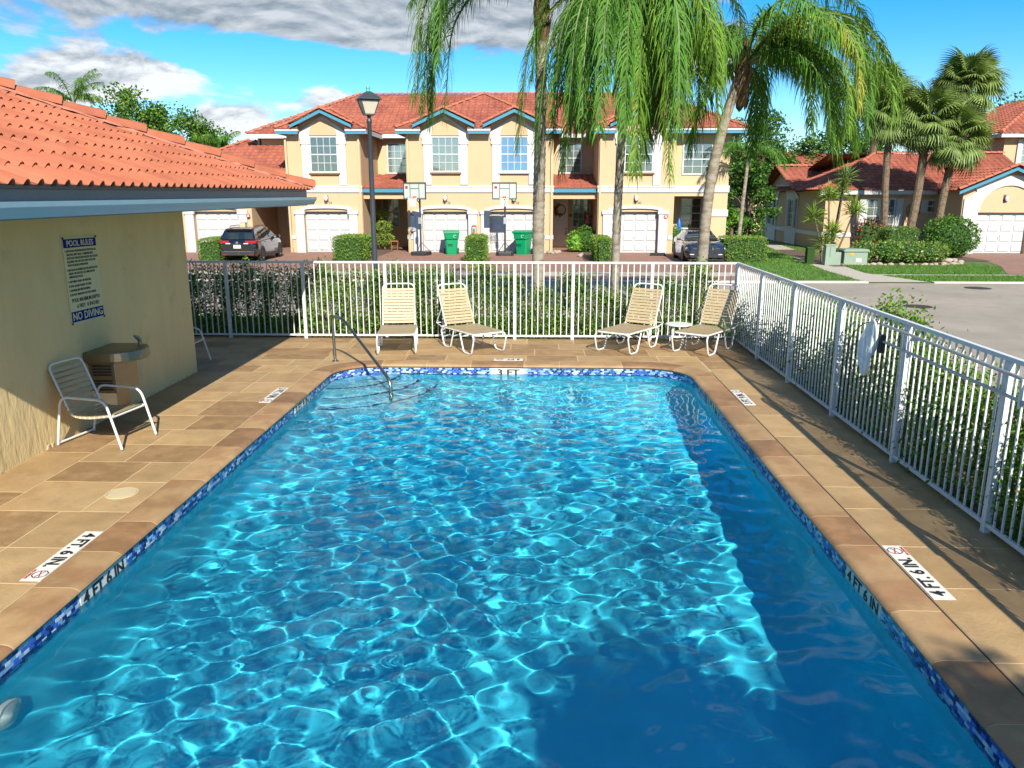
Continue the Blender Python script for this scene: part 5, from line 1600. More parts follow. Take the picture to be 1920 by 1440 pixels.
# gables over the arched windows
for cx in (-10.32, -4.5, -1.17, 4.78):
    hw, z0, z1, yf, yb = 1.46, 5.98, 6.66, BY - .62, 42.2
    gm = MB()
    for sg in (-1, 1): tiled(gm, [(cx + sg * hw, yf, z0), (cx, yf, z1), (cx, yb, z1), (cx + sg * hw, yb, z0)] if sg < 0 else [(cx, yf, z1), (cx + hw, yf, z0), (cx + hw, yb, z0), (cx, yb, z1)])
    gb_ = tag(build('gable_roof', gm, 'roof_tile_far', th), kind='stuff')
    for sg in (-1, 1):
        caps(gb_, (cx + sg * (hw + .04), yf + .02, z0), (cx, yf + .02, z1), .30, .10, 'roof_cap', 'rake_tile', .04)
        pf = [(cx, z1 - .02), (cx, z1 - .17), (cx + sg * hw, z0 - .16), (cx + sg * hw, z0 - .02)]
        build('rake_fascia', MB().prism(pf if sg > 0 else pf[::-1], yf + .02, yf + .07), 'trim_blue', th)
    build('gable_wall', MB().prism([(cx - hw + .1, z0 - .3), (cx - hw + .1, z0 - .1), (cx, z1 - .1), (cx + hw - .1, z0 - .1), (cx + hw - .1, z0 - .3)], BY - .0015, BY + .25), 'stucco_far', th)
    build('gable_soffit', MB().prism([(cx - hw, z0 - .12), (cx, z1 - .09), (cx + hw, z0 - .12), (cx, z1 - .05)], yf + .08, BY), 'trim_white', th)
    caps(gb_, (cx, yf, z1 + .02), (cx, yb, z1 + .02), .45, .11, 'roof_cap', 'ridge_tile', .03)
# downspouts
for x, Y, zt in ((-8.66, BY - .06, 5.5), (-6.3, BY - .06, 5.5), (.62, BY - .06, 5.4), (2.95, BY - .06, 5.4), (6.5, EY_ - .08, 5.4), (-12.2, BY - .05, 5.4)):
    build('downspout', MB().box(x - .045, x + .045, Y - .05, Y + .03, -.03, zt), 'stucco_far_pale', th)
rv_ = MB().box(-11.6, -11.2, 45.4, 45.7, 7.0, 7.25); build('roof_vent', rv_, 'roof_cap', th)

# lights, numbers and other things fixed to the fronts
for cx, num, wh in ((-10.36, '11734', 'next to the street lamp'), (-4.54, '11736', 'with the green bin and extinguisher case'), (-1.2, '11738', 'with the hoop shadow on it'), (4.7, '11740', 'beside the parked coupe')):
    t = thing('wall_light', (cx, BY, 2.5), 'wall lantern above the garage ' + wh, 'wall light', 'lanterns above the garages')
    build('bracket', MB().box(cx - .10, cx + .10, BY - .03, BY - .001, 2.42, 2.72), 'fixture', t, bevel=.01)
    build('globe', MB().lathe([(.05, -.11), (.085, -.03), (.09, .08), (.05, .13)], 12, (cx, BY - .12, 2.58)), 'bulb_glass', t, smooth=50)
    build('base', MB().lathe([(.02, -.2), (.06, -.12), (.06, -.10)], 10, (cx, BY - .12, 2.58)), 'fixture', t)
    n_ = text_mesh(num, .17, frame_mtx((cx + .05, BY - .012, 2.36), (1, 0, 0), (0, 0, 1)), depth=.006)
    tag(build('house_number', n_, 'number_ink'), 'small brown number ' + num + ' over the garage ' + wh, 'number')
fe = thing('fire_extinguisher_box', (-3.12, BY, 1.0), 'red and white fire extinguisher case on the garage pilaster', 'extinguisher')
build('case', MB().box(-3.24, -3.02, BY - .24, BY - .11, .78, 1.30), 'ink_red', fe, bevel=.008); build('front', MB().box(-3.2, -3.06, BY - .25, BY - .24, .9, 1.22), 'marker_white', fe)
build('cylinder', MB().lathe([(.045, -.1), (.05, .06), (.02, .12)], 10, (-3.13, BY - .27, 1.06)), 'bin_green', fe)
for x, z, nm in ((-14.25, 1.75, 'single storey wing'), (6.15, 1.72, 'coupe')):
    t = thing('round_sign', (x, BY - .12, z), 'small round red sign with a white cross by the garage near the ' + nm, 'sign')
    mt = frame_mtx((x, BY - .13, z), (1, 0, 0), (0, 0, 1)); build('disc', MB().lathe([(.10, 0), (.10, .01)], 20, mtx=mt), 'ink_red', t)
    x_ = MB()
    for an in (45, 135): x_.box(-.075, .075, -.016, .016, .0105 + an * 1e-6, .0125, mt @ Matrix.Rotation(R(an), 4, 'Z'))
    build('cross', x_, 'marker_white', t)
ub = thing('meter_box', (-5.95, BY, 1.6), 'grey electric meter box beside the garage behind the basketball hoop', 'meter box')
build('case', MB().box(-6.25, -6.0, BY - .16, BY - .002, 1.0, 1.75), 'pole_grey', ub, bevel=.01); build('conduit', MB().tube([(-6.12, BY - .06, 0), (-6.12, BY - .06, 1.0)], .025, 8), 'pole_grey', ub)
# porch with wreath
wr = thing('wreath', (1.18, RY, 1.95), 'round twig wreath with orange leaves on the white door', 'wreath')
build('ring', MB().tube([(1.18 + .27 * math.cos(R(a_)), RY - .09, 1.95 + .27 * math.sin(R(a_))) for a_ in range(0, 360, 20)], .022, 6, closed=True), 'wreath_twig', wr)
rnd = random.Random(2); mb = MB(); pts = [(1.18 + .27 * math.cos(R(a_)) + rnd.gauss(0, .04), RY - .12 + rnd.gauss(0, .02), 1.95 + .27 * math.sin(R(a_)) + rnd.gauss(0, .04)) for a_ in [rnd.uniform(100, 290) for i in range(150)]]
leaf_quads(mb, pts, .11, rnd, 0, .6); build('leaves', mb, 'wreath_orange', wr)
pq = build('plaque', MB().lathe([(.09, 0), (.09, .02)], 14, mtx=frame_mtx((1.72, RY - .022, 1.66), (1, 0, 0), (0, 0, 1))), 'wood'); tag(pq, 'small oval plaque between door and porch window', 'plaque')
wb = thing('welcome_board', (2.78, 42.9, 0), 'tall leaning board lettered WELCOME on the porch', 'sign'); wm_ = frame_mtx((2.72, 42.95, .25), (1, 0, 0), (.07, .05, 1))
build('board', MB().box(-.10, .10, 0, 1.5, -.02, .0, wm_), 'strap', wb)
for i, c_ in enumerate('WELCOME'): build('letter', text_mesh(c_, .2, wm_ @ Matrix.Translation((0, 1.36 - i * .2, .003))), 'ink_black', wb)
pt = thing('porch_bench', (2.3, 42.8, 0), 'low dark bench on the porch below the window', 'bench'); build('seat', MB().box(1.95, 2.75, 42.55, 42.95, .78, .83), 'wood', pt)
for x in (2.0, 2.66):
    for y in (42.6, 42.88): build('leg', MB().box(x, x + .04, y, y + .04, -.02, .78), 'wood', pt)
pu = thing('pumpkin', (2.28, 42.7, .83), 'orange pumpkin on the porch bench', 'pumpkin'); pb = MB(); rows = []
for j in range(7):
    e_ = R(-80 + 160 * j / 6); rows.append([(2.28 + (.15 + .012 * math.cos(6 * R(a_))) * math.cos(e_) * math.cos(R(a_)), 42.7 + (.15 + .012 * math.cos(6 * R(a_))) * math.cos(e_) * math.sin(R(a_)), .95 + .12 * math.sin(e_)) for a_ in range(0, 360, 20)])
pb.grid(rows, True); build('body', pb, 'pumpkin', pu, smooth=60); build('stalk', MB().tube([(2.28, 42.7, 1.05), (2.3, 42.7, 1.13)], .018, 6), 'bark', pu)
va = thing('green_jug', (2.08, 42.72, .83), 'pale green jug beside the pumpkin', 'jug'); build('body', MB().lathe([(.07, 0), (.13, .12), (.12, .25), (.06, .36), (.08, .44)], 14, (2.08, 42.72, .83)), 'pale_green', va, smooth=50)
build('handle', MB().tube(bend([(2.14, 42.72, 1.2), (2.26, 42.72, 1.16), (2.2, 42.72, .98)], .05), .014, 6), 'pale_green', va)
dl = thing('porch_figure', (2.6, 42.7, .83), 'small scarecrow doll in pink and purple cloth beside the WELCOME board', 'doll')
build('body', MB().lathe([(.13, 0), (.10, .25), (.12, .45), (.06, .55)], 12, (2.6, 42.72, .83)), 'cloth_purple', dl, smooth=50); build('jacket', MB().lathe([(.125, .40), (.15, .5), (.12, .66), (.05, .74)], 12, (2.6, 42.71, .83)), 'cloth_pink', dl, smooth=50)
build('head', MB().lathe([(.03, .72), (.09, .78), (.10, .86), (.06, .94), (.01, .96)], 12, (2.6, 42.71, .83)), 'strap', dl, smooth=50); build('hat', MB().lathe([(.17, .9), (.09, .93), (.07, 1.04), (.01, 1.06)], 12, (2.6, 42.71, .83)), 'cloth_pink', dl, smooth=50)
# porch behind the coupe
bv = thing('blue_bottle', (7.1, 40.9, 0), 'bright blue plastic water bottle on the porch ledge', 'bottle')
build('stand', MB().box(6.9, 7.35, 40.75, 41.15, -.03, .92), 'stucco_far_pale', bv, bevel=.01); build('bottle', MB().lathe([(.11, 0), (.115, .4), (.07, .55), (.05, .62), (.05, .68)], 14, (7.1, 40.92, .92)), 'plastic_blue', bv, smooth=40)
# stool by the left porch
stl = thing('wooden_stool', (-7.35, 41.0, 0), 'small brown wooden stool on the porch beside the topiary', 'stool'); build('seat', MB().box(-7.58, -7.15, 40.8, 41.2, .40, .45), 'wood', stl, bevel=.01)
for x in (-7.55, -7.22):
    for y in (40.83, 41.13): build('leg', MB().tube([(x, y, -.03), (x + .02, y, .40)], .022, 6), 'wood', stl)
build('stretcher', MB().tube([(-7.54, 40.84, .18), (-7.2, 40.84, .18)], .016, 6), 'wood', stl)
hb_ = thing('hose_bib', (-6.95, 43.2, .5), 'dark garden tap on a post by the porch door', 'tap'); build('pipe', MB().tube([(-6.95, 43.2, 0), (-6.95, 43.2, .55), (-6.95, 43.1, .6)], .02, 6), 'iron', hb_); build('handle', MB().lathe([(.05, 0), (.05, .015)], 10, (-6.95, 43.1, .64)), 'iron', hb_)

# ---------------------------------------------------------------- single storey wing on the left
tl_ = thing('garage_wing', (-16, 44, 0), 'low peach garage wing with hipped tile roof beside the townhouses', 'building')
th_old = th; th = tl_
poly = [(-19.2, -.08), (-19.2, 2.9), (-14.1, 2.9), (-14.1, -.08), (-14.75, -.08), (-14.75, 1.95), (-17.0, 1.95), (-17.0, -.08)]
build('wall', MB().prism(poly, BY, BY + .3), 'stucco_far', tl_); build('wall', MB().box(-14.3, -14.1, BY + .3, 43.2, -.08, 2.9), 'stucco_far', tl_); build('wall', MB().box(-14.1, -13.6, 43.2, 43.5, -.08, 2.9), 'stucco_far_pale', tl_)
garage_door(tl_, -17.0, -14.75, -.03, 1.94, BY + .24); garage_trim(tl_, -17.0, -14.75, 1.95, BY)
wr_ = MB(); hip_roof(wr_, -21, -12.3, BY - .5, 44.1, 2.95, .5, right=False, back=50); w_ = tag(build('roof', wr_, 'roof_tile_far', tl_), kind='stuff')
caps(w_, (-21, BY - .5, 2.95), (-15.7, 44.1, 5.6), .45, .1, 'roof_cap', 'hip_tile', .03)
build('fascia', MB().box(-20.9, -12.6, BY - .44, BY - .38, 2.72, 2.92), 'trim_white', tl_)
th = th_old

# ================================================================ the corner house on the right
ch_ = thing('corner_house', (19, 45, 0), 'single storey corner house with gabled garage, shutters and red tile roof', 'building')
LX = 14.8
build('wall', MB().box(LX, 21.6, 42.3, 42.6, -.08, 2.95), 'stucco_far', ch_)
build('wall', MB().box(LX, LX + .3, 42.6, 54, -.08, 2.95), 'stucco_far', ch_)
build('low_band', MB().box(LX, 21.4, 42.24, 42.298, .62, .84), 'trim_white', ch_)
build('low_band', MB().box(LX - .05, LX - .002, 42.3, 54, .62, .84), 'trim_white', ch_)
# gabled garage
GY_ = 39.5; gx0, gx1, gcx = 20.3, 24.6, 22.45
poly = [(gx0, -.08), (gx0, 2.95), (gcx, 3.95), (gx1, 2.95), (gx1, -.08), (23.55, -.08), (23.55, 1.92), (21.1, 1.92), (21.1, -.08)]
build('wall', MB().prism(poly, GY_, GY_ + .3), 'stucco_far', ch_); build('wall', MB().box(gx0, gx0 + .2, GY_ + .3, 42.3, -.08, 2.95), 'stucco_far', ch_)
garage_door(ch_, 21.1, 23.55, -.03, 1.91, GY_ + .22)
sr = [(20.35, -.05), (20.35, 2.55), (20.9, 2.9)] + [(gcx + 1.95 * math.cos(R(150 - 120 * i / 10)), 2.75 + 1.0 * math.sin(R(150 - 120 * i / 10)) - .1) for i in range(11)] + [(24.0, 2.9), (24.55, 2.55), (24.55, -.05), (23.6, -.05), (23.6, 1.96)]
sr += [(gcx + 1.35 * math.cos(R(a_)), 1.98 + 1.2 * math.sin(R(a_))) for a_ in range(0, 181, 12)] + [(21.05, 1.96), (21.05, -.05)]
build('arch_surround', MB().prism(sr, GY_ - .08, GY_ - .002), 'trim_white', ch_)
wl = thing('wall_light', (22.3, GY_, 2.5), 'lantern in the arch above the corner house garage', 'wall light', 'lanterns above the garages')
build('bracket', MB().box(22.2, 22.4, GY_ - .03, GY_ - .001, 2.4, 2.75), 'fixture', wl); build('globe', MB().lathe([(.05, -.12), (.09, 0), (.05, .13)], 12, (22.3, GY_ - .12, 2.58)), 'bulb_glass', wl, smooth=50)
cr_ = MB(); hz = 2.98
hip_roof(cr_, LX - .5, 25.5, 41.8, 46.0, hz, .46, left=True, right=False, back=54)
tiled(cr_, [(gx0 - .4, GY_ - .45, 2.94), (gcx, GY_ - .45, 4.04), (gcx, 45, 4.04), (gx0 - .4, 45, 2.94)]); tiled(cr_, [(gcx, GY_ - .45, 4.04), (gx1 + .4, GY_ - .45, 2.94), (gx1 + .4, 45, 2.94), (gcx, 45, 4.04)])
tiled(cr_, [(LX - .55, 45.9, 2.95), (LX - .55, 49.6, 4.35), (20, 49.6, 4.35), (20, 45.9, 2.95)]); tiled(cr_, [(LX - .55, 53.3, 2.95), (20, 53.3, 2.95), (20, 49.6, 4.35), (LX - .55, 49.6, 4.35)])
tiled(cr_, [(16, 46, hz + 1.93), (25.5, 46, hz + 1.93), (25.5, 54, hz + .2), (16, 54, hz + .2)])
cr_ = tag(build('roof', cr_, 'roof_tile_far', ch_), kind='stuff')
for a, b in (((gx0 - .44, GY_ - .43, 2.96), (gcx, GY_ - .43, 4.07)), ((gx1 + .44, GY_ - .43, 2.96), (gcx, GY_ - .43, 4.07)), ((LX - .5, 41.8, hz), (LX - .5 + 4.2, 46, hz + 1.93)), ((LX - .53, 45.9, 2.98), (LX - .53, 49.6, 4.38)), ((LX - .53, 53.3, 2.98), (LX - .53, 49.6, 4.38)), ((LX - .5, 49.6, 4.38), (19, 49.6, 4.38)), ((18.6, 46, hz + 1.95), (25.5, 46, hz + 1.95))):
    caps(cr_, a, b, .36, .11, 'roof_cap', 'rake_tile', .04)
for sg, xa in ((-1, gx0 - .4), (1, gx1 + .4)):
    pf = [(gcx, 4.0), (gcx, 3.86), (xa, 2.76), (xa, 2.9)]; build('rake_fascia', MB().prism(pf if sg > 0 else pf[::-1], GY_ - .42, GY_ - .36), 'trim_blue', ch_)
build('fascia', MB().box(LX - .45, gx0 - .1, 41.84, 41.9, 2.76, 2.96), 'trim_white', ch_); build('soffit', MB().box(LX - .45, gx0 - .1, 41.9, 42.3, 2.8, 2.84), 'trim_white', ch_)
SW = frame_mtx((LX, 49.6, 0), (0, -1, 0), (1, 0, 0))      # the side wall as a front: x runs towards the street
build('gable_wall', MB().prism([(-3.7, 2.9), (0, 4.3), (3.7, 2.9)], 0, .25, SW), 'stucco_far', ch_)
build('side_surround', MB().prism([(-3.0, -.05), (-3.0, 2.7), (-1.4, 3.3), (1.4, 3.3), (3.0, 2.7), (3.0, -.05), (1.0, -.05), (1.0, 2.4), (.6, 3.0), (-.6, 3.0), (-1.0, 2.4), (-1.0, -.05)], -.07, -.002, SW), 'trim_white', ch_)


def shutters(x0, x1, z0, z1, Y, m4=None, w=.32):
    for xa, xb in ((x0 - .1 - w, x0 - .1), (x1 + .1, x1 + .1 + w)):
        s_ = MB().box(xa, xb, Y - .09, Y - .04, z0 - .05, z1 + .05, m4); s_ = build('shutter', s_, 'trim_white', ch_)
        l_ = MB()
        for i in range(3): l_.box(xa + .04 + i * .09, xa + .08 + i * .09, Y - .105, Y - .09, z0, z1, m4)
        build('rib', l_, 'trim_white', s_)


for xc in (-2.1, 2.1):
    window(ch_, xc - .35, xc + .35, .95, 2.45, -.07, 2, 4, 'blind_dark', mtx=SW, slats=False); shutters(xc - .35, xc + .35, .95, 2.45, -.07, SW, .28)
window(ch_, 16.95, 18.3, .85, 2.5, 42.3, 4, 4, 'blind'); shutters(16.95, 18.3, .85, 2.5, 42.3)
window(ch_, 20.0, 20.7, 1.9, 2.45, 42.3, 3, 2, 'blind_dark', slats=False); shutters(20.0, 20.7, 1.9, 2.45, 42.3, None, .26)
orn = thing('wall_ornament', (19.3, 42.25, 1.95), 'round woven metal ornament on the corner house wall', 'ornament'); ob_ = MB(); rnd = random.Random(6)
for i in range(22):
    a_, b_ = rnd.uniform(0, 6.28), rnd.uniform(0, 6.28); r1_, r2_ = rnd.uniform(.1, .36), rnd.uniform(.1, .36)
    ob_.tube([(19.3 + r1_ * math.cos(a_), 42.27, 1.95 + r1_ * math.sin(a_)), (19.3 + .2 * math.cos((a_ + b_) / 2), 42.24, 1.95 + .2 * math.sin((a_ + b_) / 2)), (19.3 + r2_ * math.cos(b_), 42.27, 1.95 + r2_ * math.sin(b_))], .012, 5)
ob_.tube([(19.3 + .36 * math.cos(R(a_)), 42.27, 1.95 + .36 * math.sin(R(a_))) for a_ in range(0, 360, 15)], .014, 6, closed=True); build('lattice', ob_, 'wreath_twig', orn)
# two storey house behind it
t2 = thing('two_storey_house', (29, 50, 0), 'peach two storey house with hipped tile roof behind the corner house', 'building')
build('wall', MB().box(25.6, 34, 46.2, 54, -.08, 6.0), 'stucco_far', t2); window(t2, 26.6, 28.0, 4.2, 5.5, 46.2, 4, 4, 'blind')
build('window_frame_trim', MB().box(26.3, 26.52, 46.1, 46.198, 4.0, 5.7).box(28.08, 28.3, 46.1, 46.198, 4.0, 5.7), 'trim_white', t2)
r2 = MB(); hip_roof(r2, 25.0, 36, 45.6, 50.2, 6.0, .5, back=54); r2 = tag(build('roof', r2, 'roof_tile_far', t2), kind='stuff')
caps(r2, (25.0, 45.6, 6.02), (29.6, 50.2, 8.32), .45, .12, 'roof_cap', 'hip_tile', .03); build('fascia', MB().box(25.1, 35.9, 45.66, 45.72, 5.78, 5.98), 'trim_white', t2); build('side_fascia', MB().box(25.1, 25.16, 45.72, 54, 5.78, 5.98), 'trim_white', t2)
# roof glimpsed between the palms
t3 = thing('rear_house', (14, 64, 0), 'peach house with red roof far behind the dark tree', 'building'); build('wall', MB().box(12.2, 26, 62, 70, -.08, 3.6), 'stucco_far', t3)
r3 = MB(); hip_roof(r3, 11.6, 27, 61.4, 66, 3.7, .5); tag(build('roof', r3, 'roof_tile_far', t3), kind='stuff'); build('fascia', MB().box(11.7, 26.9, 61.45, 61.5, 3.45, 3.68), 'trim_blue', t3)

# ================================================================ vehicles
def loft_body(st, crown=.03):
    mb = MB(); rows = []
    for x, w, zb, zs in st:
        h = [(0, zb), (w * .90, zb), (w, zb + .10), (w * 1.012, zb + (zs - zb) * .48), (w * .985, zs - .10), (w * .93, zs - .02), (w * .80, zs + crown * .5), (0, zs + crown)]
        full = [(x, y, z) for y, z in h] + [(x, -y, z) for y, z in h[-2:0:-1]]
        rows.append(full)
    mb.grid(rows, True); mb.quad(*rows[0][::-1]); mb.quad(*rows[-1])
    return mb


def wheel(parent, x, y, r, w):
    sg = 1 if y > 0 else -1
    mt = frame_mtx((x, y, r), (1, 0, 0), (0, 0, 1)) if sg < 0 else frame_mtx((x, y, r), (-1, 0, 0), (0, 0, 1))
    wh = build('wheel', MB().lathe([(r * .62, -w), (r * .94, -w), (r, -w * .8), (r, -.02), (r * .95, .0), (r * .66, .004), (r * .64, -.03)], 22, mtx=mt, caps=False), 'tyre', parent, smooth=40, local=True)
    rim = MB().lathe([(r * .64, -.03), (r * .60, -.012), (r * .56, -.03), (r * .1, -.05), (r * .1, -.02), (.001, -.015)], 22, mtx=mt, caps=False)
    for k in range(5):
        a_ = 2 * math.pi * k / 5
        rim.box(r * .08, r * .60, -.03, .03, -.04, -.006, mt @ Matrix.Rotation(a_, 4, 'Z'))
    build('rim', rim, 'alloy', wh, smooth=30, local=True)


def cabin(t, prof, wb, wr, paint, glass):
    """prof: side outline from rear base over the roof to the windscreen base"""
    mb = MB(); zb = min(p[1] for p in prof); zr = max(p[1] for p in prof)
    hw = lambda z: wb + (wr - wb) * ((z - zb) / (zr - zb)) ** 1.2
    L_ = [(x, hw(z), z) for x, z in prof]; R_ = [(x, -hw(z), z) for x, z in prof]
    mb.add(L_ + R_, [tuple(range(len(prof))), tuple(reversed(range(len(prof), 2 * len(prof))))] + [(i + 1, i, len(prof) + i, len(prof) + i + 1) for i in range(len(prof) - 1)])
    build('cabin', mb, paint, t, smooth=25, local=True)
    for nm, quad in glass:
        g_ = MB()
        if nm == 'side_window':
            for sg in (1, -1): 
                g_ = MB().quad(*[(x, sg * (hw(z) + .006), z) for x, z in quad]); build(nm, g_, 'car_glass', t, local=True)
        else:
            (xa, za), (xb, zb2) = quad; off = .008 if nm == 'windscreen' else -.008
            n_ = 5; rows = []
            for x, z, ins in ((xa, za, .09), (xb, zb2, .07)):
                rows.append([(x + off + (.02 if nm == 'windscreen' else -.02) * math.cos(math.pi * (i / n_ - .5)), (hw(z) - ins) * (1 - 2 * i / n_), z + .006) for i in range(n_ + 1)])
            g_.grid(rows); build(nm, g_, 'car_glass', t, smooth=60, local=True)


def arches(t, xs, w, r):
    for x in xs:
        for sg in (-1, 1):
            pl_ = [(x + r * math.cos(R(a_)), max(.2, r * .9 + r * math.sin(R(a_)))) for a_ in range(-20, 201, 10)]
            build('wheel_arch', MB().prism(pl_, sg * w - .012 if sg > 0 else sg * w, sg * w if sg > 0 else sg * w + .012), 'car_trim', t, local=True)


def make_suv():
    t = thing('parked_car', (0, 0, 0), 'black compact SUV with roof rails parked by the low garage wing', 'car')
    build('body', loft_body([(-2.08, .66, .42, .86), (-2.02, .80, .30, .98), (-1.7, .85, .24, 1.02), (-.9, .865, .22, 1.0), (.3, .865, .22, .97), (1.0, .86, .22, .96), (1.55, .84, .24, .92), (1.95, .78, .28, .80), (2.1, .64, .36, .66)]), 'car_black', t, smooth=38, local=True)
    cabin(t, [(-2.0, .98), (-1.72, 1.40), (-1.5, 1.50), (-.5, 1.55), (.25, 1.50), (1.15, .97)], .81, .60, 'car_black',
          [('rear_window', ((-1.97, 1.03), (-1.71, 1.40))), ('windscreen', ((1.10, 1.01), (.30, 1.46))), ('side_window', [(-1.45, 1.04), (-1.32, 1.38), (-1.0, 1.41), (-1.0, 1.04)]),
           ('side_window', [(-.93, 1.04), (-.93, 1.42), (-.12, 1.46), (-.10, 1.04)]), ('side_window', [(-.03, 1.04), (-.05, 1.46), (.24, 1.42), (.95, 1.04)])])
    build('spoiler', MB().prism([(-1.84, 1.43), (-1.80, 1.50), (-1.45, 1.525), (-1.5, 1.47)], -.56, .56), 'car_black', t, local=True)
    build('rear_bumper', MB().box(-2.12, -1.95, -.74, .74, .30, .52), 'car_trim', t, bevel=.04, local=True)
    build('chrome_strip', MB().box(-2.125, -2.115, -.60, .60, .50, .515), 'chrome', t, local=True)
    build('number_plate', MB().box(-2.115, -2.085, -.16, .16, .64, .79), 'plate', t, local=True)
    build('badge', MB().lathe([(.06, 0), (.06, .02)], 16, mtx=frame_mtx((-2.08, 0, .89), (0, -1, 0), (0, 0, 1))), 'chrome', t, local=True)
    for sg in (-1, 1):
        build('tail_light', MB().slab([(-2.10, sg * .36), (-2.09, sg * .70), (-2.02, sg * .83), (-1.74, sg * .868), (-1.74, sg * .80), (-2.0, sg * .4)][::sg], .86, .98), 'tail_red', t, bevel=.015, local=True)
        build('reversing_light', MB().box(-2.118, -2.06, sg * .40 - .10, sg * .40 + .10, .835, .87), 'head_lamp', t, local=True)
        build('reflector', MB().box(-2.128, -2.10, sg * .6 - .1, sg * .6 + .1, .33, .36), 'tail_red', t, local=True)
        build('mirror', MB().box(.78, .93, sg * .86, sg * 1.03, .98, 1.11) if sg > 0 else MB().box(.78, .93, -1.03, -.86, .98, 1.11), 'car_black', t, bevel=.03, local=True)
        build('roof_rail', MB().tube(bend([(-1.35, sg * .54, 1.50), (-1.28, sg * .54, 1.60), (-.1, sg * .54, 1.61), (.05, sg * .54, 1.53)], .08), .016, 6), 'car_trim', t, local=True)
        build('door_handle', MB().box(-.86, -.68, sg * .872 - .01, sg * .872 + .012, .86, .89), 'car_black', t, local=True)
        build('door_handle', MB().box(.10, .28, sg * .872 - .01, sg * .872 + .012, .85, .88), 'car_black', t, local=True)
        build('sill', MB().box(-.95, .95, sg * .86 - .015, sg * .86 + .015, .22, .36), 'car_trim', t, local=True)
    for x in (-.96, -.06): pass
    arches(t, (-1.28, 1.30), .874, .38)
    for x in (-1.28, 1.30):
        for y in (-.875, .875): wheel(t, x, y * 1.005, .33, .2)
    return t


suv = make_suv(); suv.location = (-12.72, 35.3, -.04); suv.rotation_euler = (0, 0, R(91)); suv.scale = (.95, .95, .93)
bx_ = thing('roof_box', (-12.95, 34.9, 1.4), 'small pale box lying on the roof of the black SUV', 'box'); build('carton', MB().box(-13.1, -12.86, 34.9, 35.15, 1.395, 1.56), 'lid_cream', bx_, bevel=.01); build('flap', MB().box(-13.12, -12.84, 34.88, 35.17, 1.561, 1.57), 'lid_cream', bx_)


def make_coupe():
    t = thing('parked_car', (0, 0, 0), 'dark blue sports coupe parked nose out behind the leaning palm', 'car')
    build('body', loft_body([(-2.3, .70, .42, .90), (-2.15, .86, .30, .98), (-1.5, .93, .20, .97), (-.6, .91, .18, .90), (.4, .91, .18, .88), (1.2, .93, .20, .90), (1.75, .91, .22, .84), (2.15, .84, .26, .72), (2.32, .70, .32, .62)], .05), 'car_blue', t, smooth=38, local=True)
    cabin(t, [(-1.95, .97), (-1.2, 1.24), (-.6, 1.33), (.0, 1.32), (.95, .90)], .80, .56, 'car_blue',
          [('rear_window', ((-1.85, 1.0), (-1.0, 1.28))), ('windscreen', ((.90, .94), (.05, 1.29))), ('side_window', [(-1.1, .97), (-.75, 1.24), (.0, 1.27), (.62, .97)])])
    build('hood_scoop', MB().prism([(.95, .93), (1.0, .965), (1.5, .95), (1.6, .91)], -.3, .3), 'car_blue', t, local=True)
    build('grille', MB().box(2.20, 2.30, -.60, .60, .58, .68), 'car_trim', t, bevel=.02, local=True)
    build('lower_grille', MB().box(2.18, 2.31, -.70, .70, .26, .46), 'car_trim', t, bevel=.03, local=True)
    build('splitter', MB().box(2.1, 2.36, -.78, .78, .17, .21), 'car_trim', t, local=True)
    for sg in (-1, 1):
        build('headlight', MB().slab([(2.26, sg * .46), (2.14, sg * .80), (2.0, sg * .88), (2.05, sg * .78), (2.17, sg * .46)][::sg], .60, .69), 'head_lamp', t, bevel=.01, local=True)
        build('fog_light', MB().box(2.24, 2.33, sg * .62 - .09, sg * .62 + .09, .40, .43), 'head_lamp', t, local=True)
        build('mirror', MB().box(.42, .56, .90, 1.08, .92, 1.03) if sg > 0 else MB().box(.42, .56, -1.08, -.90, .92, 1.03), 'car_blue', t, bevel=.03, local=True)
        build('sill', MB().box(-1.0, 1.0, sg * .905 - .015, sg * .905 + .02, .18, .30), 'car_trim', t, local=True)
        build('door_handle', MB().box(-.55, -.38, sg * .925 - .01, sg * .925 + .01, .78, .81), 'car_blue', t, local=True)
    arches(t, (-1.38, 1.40), .938, .40)
    for x in (-1.38, 1.40):
        for y in (-.935, .935): wheel(t, x, y * 1.005, .35, .24)
    return t


cp_ = make_coupe(); cp_.location = (7.0, 35.3, -.04); cp_.rotation_euler = (0, 0, R(-92)); cp_.scale = (.93, .93, .96)

